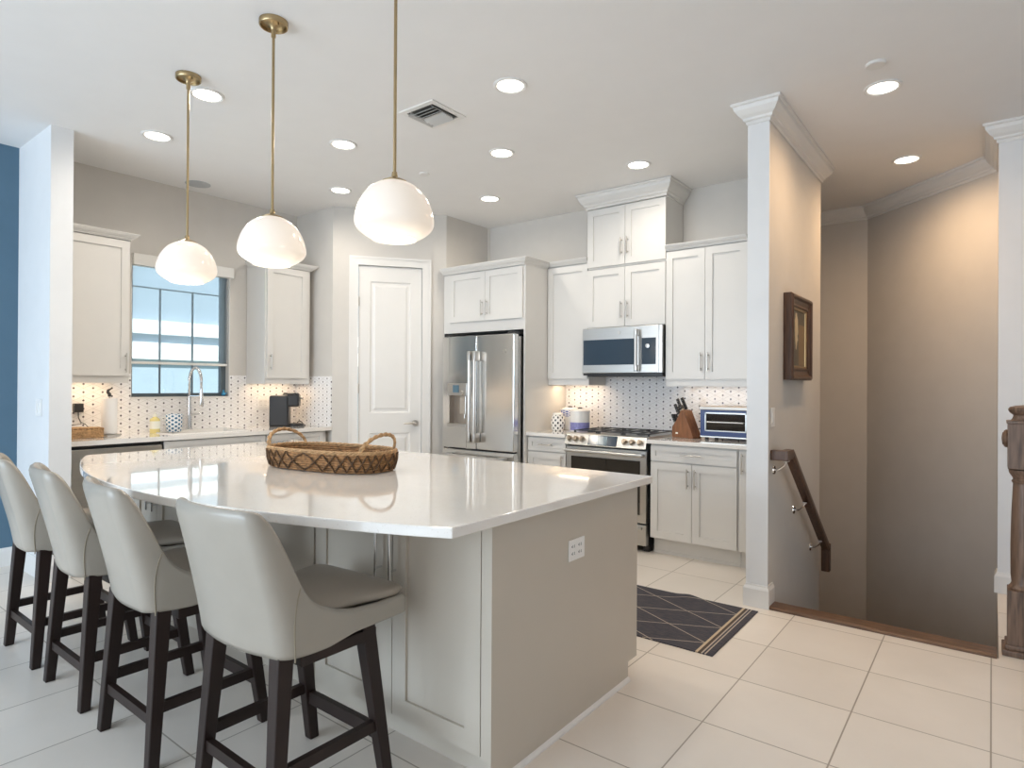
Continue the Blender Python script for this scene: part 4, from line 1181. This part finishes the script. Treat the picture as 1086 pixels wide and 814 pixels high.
# the spring coil around the hose
cl = []
def along(f):
    n = len(pts) - 1; x = f * n; i = min(int(x), n - 1); return Vector(pts[i]).lerp(Vector(pts[i + 1]), x - i)
for k in range(700):
    f = k / 699; p = along(f); q = along(min(1, f + .004)); d = (q - p)
    d = d.normalized() if d.length > 1e-6 else Vector((0, 0, -1)); s = Vector((0, 1, 0)); u = d.cross(s).normalized(); w = k * .75
    cl.append(p + .0105 * (math.cos(w) * s + math.sin(w) * u))
tube(bm, cl, .0028, 5); obj('spring_neck', bm, 'chrome', t, smooth='all')
bm = B(); lathe(bm, [(0, .215), (.017, .215), (.021, .23), (.018, .29), (.013, .33), (.012, .37), (0, .37)], (.198, .01, 0), 18); obj('spray_head', bm, 'chrome', t, smooth=True)
bm = B(); tube(bm, [(0, .01, .135), (0, .05, .135), (.0, .09, .142)], [.011, .008, .006], 10); obj('lever', bm, 'chrome', t, smooth=True)
bm = B(); tube(bm, [(0.005, 0, .30), (.10, .006, .30), (.18, .01, .305)], .006, 8); obj('docking_arm', bm, 'chrome', t, smooth=True)
bm = B()
lathe(bm, [(0, 0), (.014, .002), (.020, .014), (.016, .03), (.008, .038), (.010, .046), (.008, .055), (0, .058)], seg=16); tube(bm, [(0, .012, .02), (0, .034, .03)], [.008, .003], 8)
o = obj('bird_ornament', bm, 'bluedeco', smooth=True); o.location = (XW - .02, 2.955, wz0); tag(o, 'tiny blue glass ornament on the right end of the windowsill', 'ornament')
# coffee maker
t = thing('coffee_maker', 'black single-cup coffee maker on the counter by the pantry corner', 'coffee maker', (-5.46, 3.465, zc), math.radians(140))
bm = B(); box(bm, -.085, .085, -.02, .16, 0, .30, .018); obj('water_tank_body', bm, 'black', t)
bm = B(); box(bm, -.08, .08, -.115, -.0, .19, .31, .02); lathe(bm, [(0, .305), (.075, .305), (.078, .312), (.07, .322), (0, .326)], (0, -.03, 0), 28); obj('brew_head', bm, 'black', t)
bm = B(); lathe(bm, [(.050, .318), (.072, .3225), (.074, .327), (.05, .331), (0, .333)], (0, -.03, 0), 28); obj('chrome_lid', bm, 'chrome', t, smooth=True)
bm = B(); lathe(bm, [(0, 0), (.078, 0), (.080, .004), (.080, .022), (.074, .026), (0, .024)], (0, -.075, 0), 28); obj('drip_tray', bm, 'black', t, smooth=True)
bm = B(); tube(bm, [(-.055, -.113, .30), (-.04, -.132, .27), (0, -.138, .262), (.04, -.132, .27), (.055, -.113, .30)], .007, 8); obj('lid_handle', bm, 'nickel', t, smooth=True)
bm = B(); tube(bm, [(.078, -.08, .03), (.10, -.10, .045), (.12, -.12, .03), (.115, -.13, .008), (.08, -.155, .006)], .005, 8); obj('power_cable', bm, 'black', t, smooth=True)

def plate(name, label, verts, mtx, cat, rockers):
    """wall plate in local (u,z) at a wall; mtx maps local (x=u, y=-out, z)"""
    w, h = verts
    t = thing(name, label, cat, mtx.translation, mtx.to_euler().z)
    bm = B(); box(bm, -w / 2, w / 2, -.006, 0, -h / 2, h / 2, .002); obj('cover_plate', bm, 'plate', t)
    for (u, z, a, b, k) in rockers:
        bm = B(); box(bm, u - a / 2, u + a / 2, -.010, -.005, z - b / 2, z + b / 2, .0015); o = obj(k, bm, 'plate', t)
        if k == 'receptacle':
            bm = B()
            for s in (-1, 1): box(bm, u + s * .006 - .001, u + s * .006 + .001, -.0108, -.0098, z - .002, z + .007)
            obj('slot', bm, 'slot', o)
    return t
def at(x, y, z, rz): return Matrix.Translation((x, y, z)) @ Matrix.Rotation(rz, 4, 'Z')
plate('wall_outlet', 'double white outlet plate on the dotted tile left of the coffee maker', (.115, .115), at(XW + .009, 3.335, 1.15, PI / 2), 'outlet', [(-.025, .02, .033, .028, 'receptacle'), (-.025, -.02, .033, .028, 'receptacle'), (.025, .02, .033, .028, 'receptacle'), (.025, -.02, .033, .028, 'receptacle')])
plate('light_switch', 'white double switch plate on the white wall stub at left', (.115, .118), at(-5.20, 1.389, 1.17, 0), 'switch', [(-.024, 0, .032, .066, 'rocker'), (.024, 0, .032, .066, 'rocker')])
plate('light_switch', 'white switch plate on the stair wall above the handrail', (.075, .118), at(XR + .001, 4.015, 1.155, PI / 2), 'switch', [(0, 0, .032, .066, 'rocker')])

# ------------------------------------------------------------------ things on the stove counter
zs = .916
def canister(name, label, x, y, prof, m, band=None, lid=None):
    t = thing(name, label, 'canister', (x, y, zs), 0, 'ceramic canisters left of the stove')
    bm = B(); lathe(bm, prof, seg=36); obj('jar', bm, m, t, smooth=True)
    if band: bm = B(); lathe(bm, band, seg=36); obj('painted_band', bm, 'blueband' if name != 'checked' else 'bluecheck', t, smooth=True)
    bm = B(); lathe(bm, lid[0], seg=36); l = obj('lid', bm, lid[1], t, smooth=True)
    return t, l
t, l = canister('canister', 'small white canister with black dots by the refrigerator panel', -3.262, 4.93, [(0, 0), (.052, 0), (.056, .005), (.066, .06), (.064, .10), (.054, .145), (.052, .148), (0, .148)], 'dotjar', None, ([(0, .148), (.050, .148), (.052, .154), (.038, .166), (.010, .172), (0, .172)], 'ceramic'))
t, l = canister('canister', 'white canister with blue checked top standing behind the others', -3.245, 5.12, [(0, 0), (.086, 0), (.090, .004), (.090, .19), (0, .19)], 'ceramic', None, ([(0, .19), (.092, .19), (.092, .20), (.06, .212), (0, .216)], 'ceramic'))
bm = B(); lathe(bm, [(.0905, .13), (.0905, .19), (.0902, .19), (.0902, .13), (.0905, .13)], seg=36); obj('checked_band', bm, 'bluecheck', t, smooth=True)
bm = B(); lathe(bm, [(0, .216), (.016, .216), (.018, .226), (0, .23)], seg=16, sx=1.4); obj('lid_knob', bm, 'iron', l, smooth=True)
t, l = canister('canister', 'white canister with periwinkle blue lower band nearest the stove', -3.055, 4.99, [(0, 0), (.088, 0), (.092, .004), (.092, .185), (0, .185)], 'ceramic', [(.0926, .012), (.0926, .085), (.0922, .085), (.0922, .012), (.0926, .012)], ([(0, .185), (.094, .185), (.094, .195), (.06, .208), (0, .212)], 'ceramic'))
bm = B(); lathe(bm, [(0, .212), (.016, .212), (.018, .222), (0, .226)], seg=16, sx=1.4); obj('lid_knob', bm, 'iron', l, smooth=True)

# knife block
KB = (-2.035, 4.985); krz = math.radians(-18)
t = thing('knife_block', 'slanted walnut knife block between stove and toaster oven', 'knife block', (*KB, zs), krz)
bm = B()
# side profile (local x = leaning direction, z)
prf = [(-.085, 0), (.135, 0), (.135, .012), (.035, .225), (.012, .232), (-.045, .135), (-.085, .085)]
A = [bm.verts.new((x, -.055, z)) for x, z in prf]; Bq = [bm.verts.new((x, .055, z)) for x, z in prf]
bm.faces.new(A); bm.faces.new(Bq[::-1])
for i in range(len(prf)):
    j = (i + 1) % len(prf); bm.faces.new((A[i], A[j], Bq[j], Bq[i]))
obj('block', bm, 'blockwood', t, bevel=.004)
bm = B(); box(bm, -.045, -.02, -.0555, -.055, .03, .042); obj('emblem', bm, 'plate', t)
def knife(x, y, z, L, r, label, m='black'):
    d = Vector((-.46, 0, .89)).normalized()
    mt = Matrix.Translation((*KB, zs)) @ Matrix.Rotation(krz, 4, 'Z')
    k = thing('kitchen_knife', label, 'knife', tuple(mt @ Vector((x, y, z))), krz, 'knives in the block')
    p = Vector((0, 0, 0)); s = Vector((0, 1, 0)); u = d.cross(s)
    def sl(a, b, w, h):
        bm = B(); q = [bm.verts.new(d * f + s * i * w + u * j * h) for f in (a, b) for i, j in ((-1, -1), (1, -1), (1, 1), (-1, 1))]
        bm.faces.new(q[:4][::-1]); bm.faces.new(q[4:])
        for i in range(4): bm.faces.new((q[i], q[(i + 1) % 4], q[4 + (i + 1) % 4], q[4 + i]))
        return bm
    obj('blade', sl(-.05, .006, .0012, r * 1.1), 'chrome', k)
    obj('bolster', sl(.004, .016, .006, r), 'nickel', k)
    obj('handle', sl(.016, L, .0085, r), m, k, bevel=.004)
    bm = B()
    for f in (.3, .55, .8): cyl(bm, tuple(d * (L * f) - s * .0092), tuple(d * (L * f) + s * .0092), .003, 8)
    obj('rivet', bm, 'nickel', k)
    return k
def top_at(x):  # height of the slanted top face of the block
    return .085 + (x + .085) * (.05 / .04) if x < -.045 else .135 + (x + .045) * (.097 / .057)
for (x, y, L, r, lab) in ((.004, -.03, .115, .013, 'tallest black-handled knife at the top near corner of the block'), (.004, .03, .125, .013, 'long black-handled knife at the top far corner of the block'),
                          (-.02, -.035, .11, .012, 'black-handled knife in the second row, near side of the block'), (-.02, 0.0, .09, .010, 'short knife in the middle of the second row of the block'), (-.02, .035, .10, .012, 'black-handled knife in the second row, far side of the block'),
                          (-.062, -.036, .085, .009, 'small steak knife in the lowest row, near side of the block'), (-.062, -.012, .085, .009, 'small steak knife in the lowest row, second from near side'), (-.062, .014, .085, .009, 'small steak knife in the lowest row, second from far side'), (-.062, .038, .085, .009, 'small steak knife in the lowest row, far side of the block')):
    knife(x, y, top_at(x), L, r, lab)

# toaster oven
t = thing('toaster_oven', 'navy blue toaster oven with glass door beside the partition', 'toaster oven', (-1.56, 5.03, zs))
ox0, ox1, oy0, oy1, oz0, oz1 = -1.865, -1.40, 4.90, 5.20, zs + .018, zs + .265
bm = B(); box(bm, ox0 + .004, ox1 - .004, oy0 + .03, oy1, oz0 + .01, oz1 - .02, .008); obj('body', bm, 'toaster_blue', t, world=True)
bm = B(); box(bm, ox0 - .008, ox1 + .006, oy0 - .01, oy1 + .004, oz1 - .026, oz1, .004); obj('top_cover', bm, 'recess_steel', t, world=True)
bm = B()
for a, b, c, d in ((ox0, ox0 + .038, oz0 + .01, oz1 - .026), (ox1 - .10, ox1, oz0 + .01, oz1 - .026), (ox0 + .038, ox1 - .10, oz0 + .01, oz0 + .05), (ox0 + .038, ox1 - .10, oz1 - .046, oz1 - .026)): box(bm, a, b, oy0, oy0 + .014, c, d)
obj('front_frame', bm, 'toaster_blue', t, world=True)
bm = B()
for a, b, c, d in ((ox0 + .038, ox0 + .046, oz0 + .05, oz1 - .046), (ox1 - .108, ox1 - .10, oz0 + .05, oz1 - .046), (ox0 + .038, ox1 - .10, oz0 + .05, oz0 + .058), (ox0 + .038, ox1 - .10, oz1 - .056, oz1 - .046)): box(bm, a, b, oy0 - .004, oy0 + .01, c, d)
dr = obj('door_frame', bm, 'steel', t, world=True)
bm = B(); box(bm, ox0 + .046, ox1 - .108, oy0 + .0115, oy0 + .0145, oz0 + .058, oz1 - .056); obj('door_glass', bm, 'glass_black', t, world=True)
bm = B(); tube(bm, [(ox0 + .06, oy0 - .02, oz0 + .125), (ox1 - .12, oy0 - .02, oz0 + .125)], .006, 10)
for x in (ox0 + .065, ox1 - .125): cyl(bm, (x, oy0 - .02, oz0 + .125), (x, oy0 + .012, oz0 + .125), .005, 8)
obj('door_handle', bm, 'steel', dr, world=True, smooth=True)
bm = B(); box(bm, ox0, ox1, oy0 - .006, oy0 + .012, oz0, oz0 + .012, .003); obj('crumb_tray', bm, 'steel', t, world=True)
for z in (.21, .15, .09):
    bm = B(); lathe(bm, [(0, 0), (.016, 0), (.014, .018), (0, .019)], seg=16); bm.transform(Matrix.Translation((ox1 - .05, oy0, oz0 + z)) @ Matrix.Rotation(PI / 2, 4, 'X')); obj('dial', bm, 'steel', t, world=True, smooth=True)
for x in (ox0 + .04, ox1 - .04):
    for y in (oy0 + .04, oy1 - .04):
        bm = B(); cyl(bm, (x, y, zs), (x, y, oz0 + .012), .016, 12); obj('foot', bm, 'black', t, world=True)

# ------------------------------------------------------------------ rug
bm = B(); L_, W2 = 1.25, .775
nx, ny = 50, 20; vv = {}
for i in range(nx + 1):
    for j in range(ny + 1):
        x = -L_ * i / nx; y = W2 * j / ny
        z = .006 + (.012 * math.exp(-((x + .42) / .06) ** 2) * max(0, (y / W2 - .75) / .25))
        vv[i, j] = z; 
vt = {k: bm.verts.new((-L_ * k[0] / nx, W2 * k[1] / ny, z)) for k, z in vv.items()}; vb = {k: bm.verts.new((-L_ * k[0] / nx, W2 * k[1] / ny, .0005)) for k in vv}
for i in range(nx):
    for j in range(ny):
        bm.faces.new((vt[i, j], vt[i, j + 1], vt[i + 1, j + 1], vt[i + 1, j])); bm.faces.new((vb[i, j], vb[i + 1, j], vb[i + 1, j + 1], vb[i, j + 1]))
for i in range(nx):
    for j in (0, ny): bm.faces.new((vt[i, j], vt[i + 1, j], vb[i + 1, j], vb[i, j]))
for j in range(ny):
    for i in (0, nx): bm.faces.new((vt[i, j], vt[i, j + 1], vb[i, j + 1], vb[i, j]))
o = obj('rug', bm, 'rug'); o.location = (-1.095, 3.052, 0); o.rotation_euler = (0, 0, math.radians(.3))
tag(o, 'navy runner rug with thin crossing lines on the tile floor', 'rug')

# ------------------------------------------------------------------ stair things
t = thing('stair_handrail', 'dark oak handrail sloping down the stair wall on metal brackets', 'handrail', (XR + .06, 4.1, .9))
rail = [(3.60, .925), (3.66, .925), (4.10, .925), (5.22, .12), (5.30, .06)]
rx = XR + .075
def railbox(bm, pts):
    rings = []
    n = len(pts)
    for i, (y, z) in enumerate(pts):
        def nr(a, b): d = Vector((b[0] - a[0], b[1] - a[1])).normalized(); return Vector((-d.y, d.x))
        if i == 0: o = nr(pts[0], pts[1])
        elif i == n - 1: o = nr(pts[-2], pts[-1])
        else: a, b = nr(pts[i - 1], pts[i]), nr(pts[i], pts[i + 1]); o = a + b; o = o / (o.length_squared / 2)
        rr = []
        for u, v in ((-.022, -.030), (.022, -.030), (.030, -.012), (.030, .012), (.022, .028), (-.022, .028), (-.030, .012), (-.030, -.012)):
            rr.append(bm.verts.new((rx + u, y + o.x * v, z + o.y * v)))
        rings.append(rr)
    for a, b in zip(rings, rings[1:]):
        for k in range(8): bm.faces.new((a[k], a[(k + 1) % 8], b[(k + 1) % 8], b[k]))
    bm.faces.new(rings[0][::-1]); bm.faces.new(rings[-1])
bm = B(); railbox(bm, [(3.985, .925), (4.13, .925), (5.22, .12)]); box(bm, XR + .001, rx + .031, 3.975, 4.03, .893, .955, .006); obj('rail', bm, 'darkwood', t, world=True)
bm = B(); box(bm, rx - .03, rx + .03, 5.19, 5.25, -.06, .15, .008); obj('rail_return', bm, 'darkwood', t, world=True)
for y, z in ((4.06, .925), (4.55, .60), (5.05, .245)):
    bm = B()
    bm2 = B(); lathe(bm2, [(0, 0), (.028, 0), (.026, .006), (0, .008)], seg=18); merge(bm, bm2, Matrix.Translation((XR, y, z - .10)) @ Matrix.Rotation(PI / 2, 4, 'Y'))
    tube(bm, [(XR + .005, y, z - .10), (XR + .03, y, z - .095), (XR + .06, y, z - .07), (rx, y, z - .04)], .007, 8)
    box(bm, rx - .012, rx + .012, y - .03, y + .03, z - .045, z - .034)
    obj('bracket', bm, 'chrome', t, world=True, smooth=True)
t = thing('newel_post', 'dark oak newel post with turned shaft at the top of the stairs', 'newel post', (.128, 4.065, 0))
bm = B(); box(bm, -.086, .086, -.086, .086, 0, .03, .006); box(bm, -.074, .074, -.074, .074, .03, .055, .006); obj('plinth', bm, 'newel_oak', t)
bm = B(); box(bm, -.065, .065, -.065, .065, .05, .325, .004); obj('lower_block', bm, 'newel_oak', t)
bm = B(); lathe(bm, [(0, .32), (.060, .325), (.062, .335), (.054, .345), (.048, .36), (.052, .40), (.053, .55), (.049, .72), (.043, .86), (.047, .865), (.050, .872), (.043, .882), (.045, .89), (.055, .905), (.060, .915), (.062, .93), (0, .94)], seg=32); obj('turned_shaft', bm, 'newel_oak', t, smooth=True)
bm = B(); box(bm, -.065, .065, -.065, .065, .935, 1.165, .004); obj('upper_block', bm, 'newel_oak', t)
bm = B(); box(bm, -.070, .070, -.070, .070, 1.163, 1.178, .004); lathe(bm, [(0, 1.178), (.055, 1.178), (.046, 1.19), (.042, 1.205), (.060, 1.222), (.064, 1.235), (.058, 1.246), (.035, 1.254), (0, 1.257)], seg=28); obj('cap', bm, 'newel_oak', t, smooth=True)
bm = B(); lathe(bm, [(0, 0), (.045, 0), (.046, .008), (.040, .016), (.036, .015), (.030, .022), (0, .026)], seg=28); bm.transform(Matrix.Translation((-.064, 0, 1.085)) @ Matrix.Rotation(-PI / 2, 4, 'Y')); obj('rosette', bm, 'newel_oak', t, smooth=True)

# framed painting on the partition
t = thing('framed_painting', 'small dark framed painting of a pale figure on the stair wall', 'painting', (XR, 4.57, 1.38))
py0, py1, pz0, pz1 = 4.265, 4.82, 1.388, 1.955
bm = B(); fwid = .085
def pf(bm, y0, y1, z0, z1, w, prof):
    rings = []
    for o, out in prof:
        rings.append([bm.verts.new((XR + out, a, b)) for a, b in ((y0 + o, z0 + o), (y1 - o, z0 + o), (y1 - o, z1 - o), (y0 + o, z1 - o))])
    for r, q in zip(rings, rings[1:]):
        for k in range(4): bm.faces.new((r[k], r[(k + 1) % 4], q[(k + 1) % 4], q[k]))
pf(bm, py0, py1, pz0, pz1, fwid, [(0, .002), (0, .05), (.012, .062), (.024, .060), (.034, .046), (.060, .040), (.075, .046), (.088, .034), (.088, .002)]); obj('frame', bm, 'darkwood', t, world=True)
bm = B(); pf(bm, py0 + .084, py1 - .084, pz0 + .084, pz1 - .084, 0, [(0, .033), (0, .038), (.012, .034), (.014, .026), (.0, .026)]); obj('gilt_slip', bm, 'brass', t, world=True)
bm = B(); box(bm, XR + .003, XR + .026, py0 + .09, py1 - .09, pz0 + .09, pz1 - .09); obj('canvas', bm, 'painting', t, world=True)
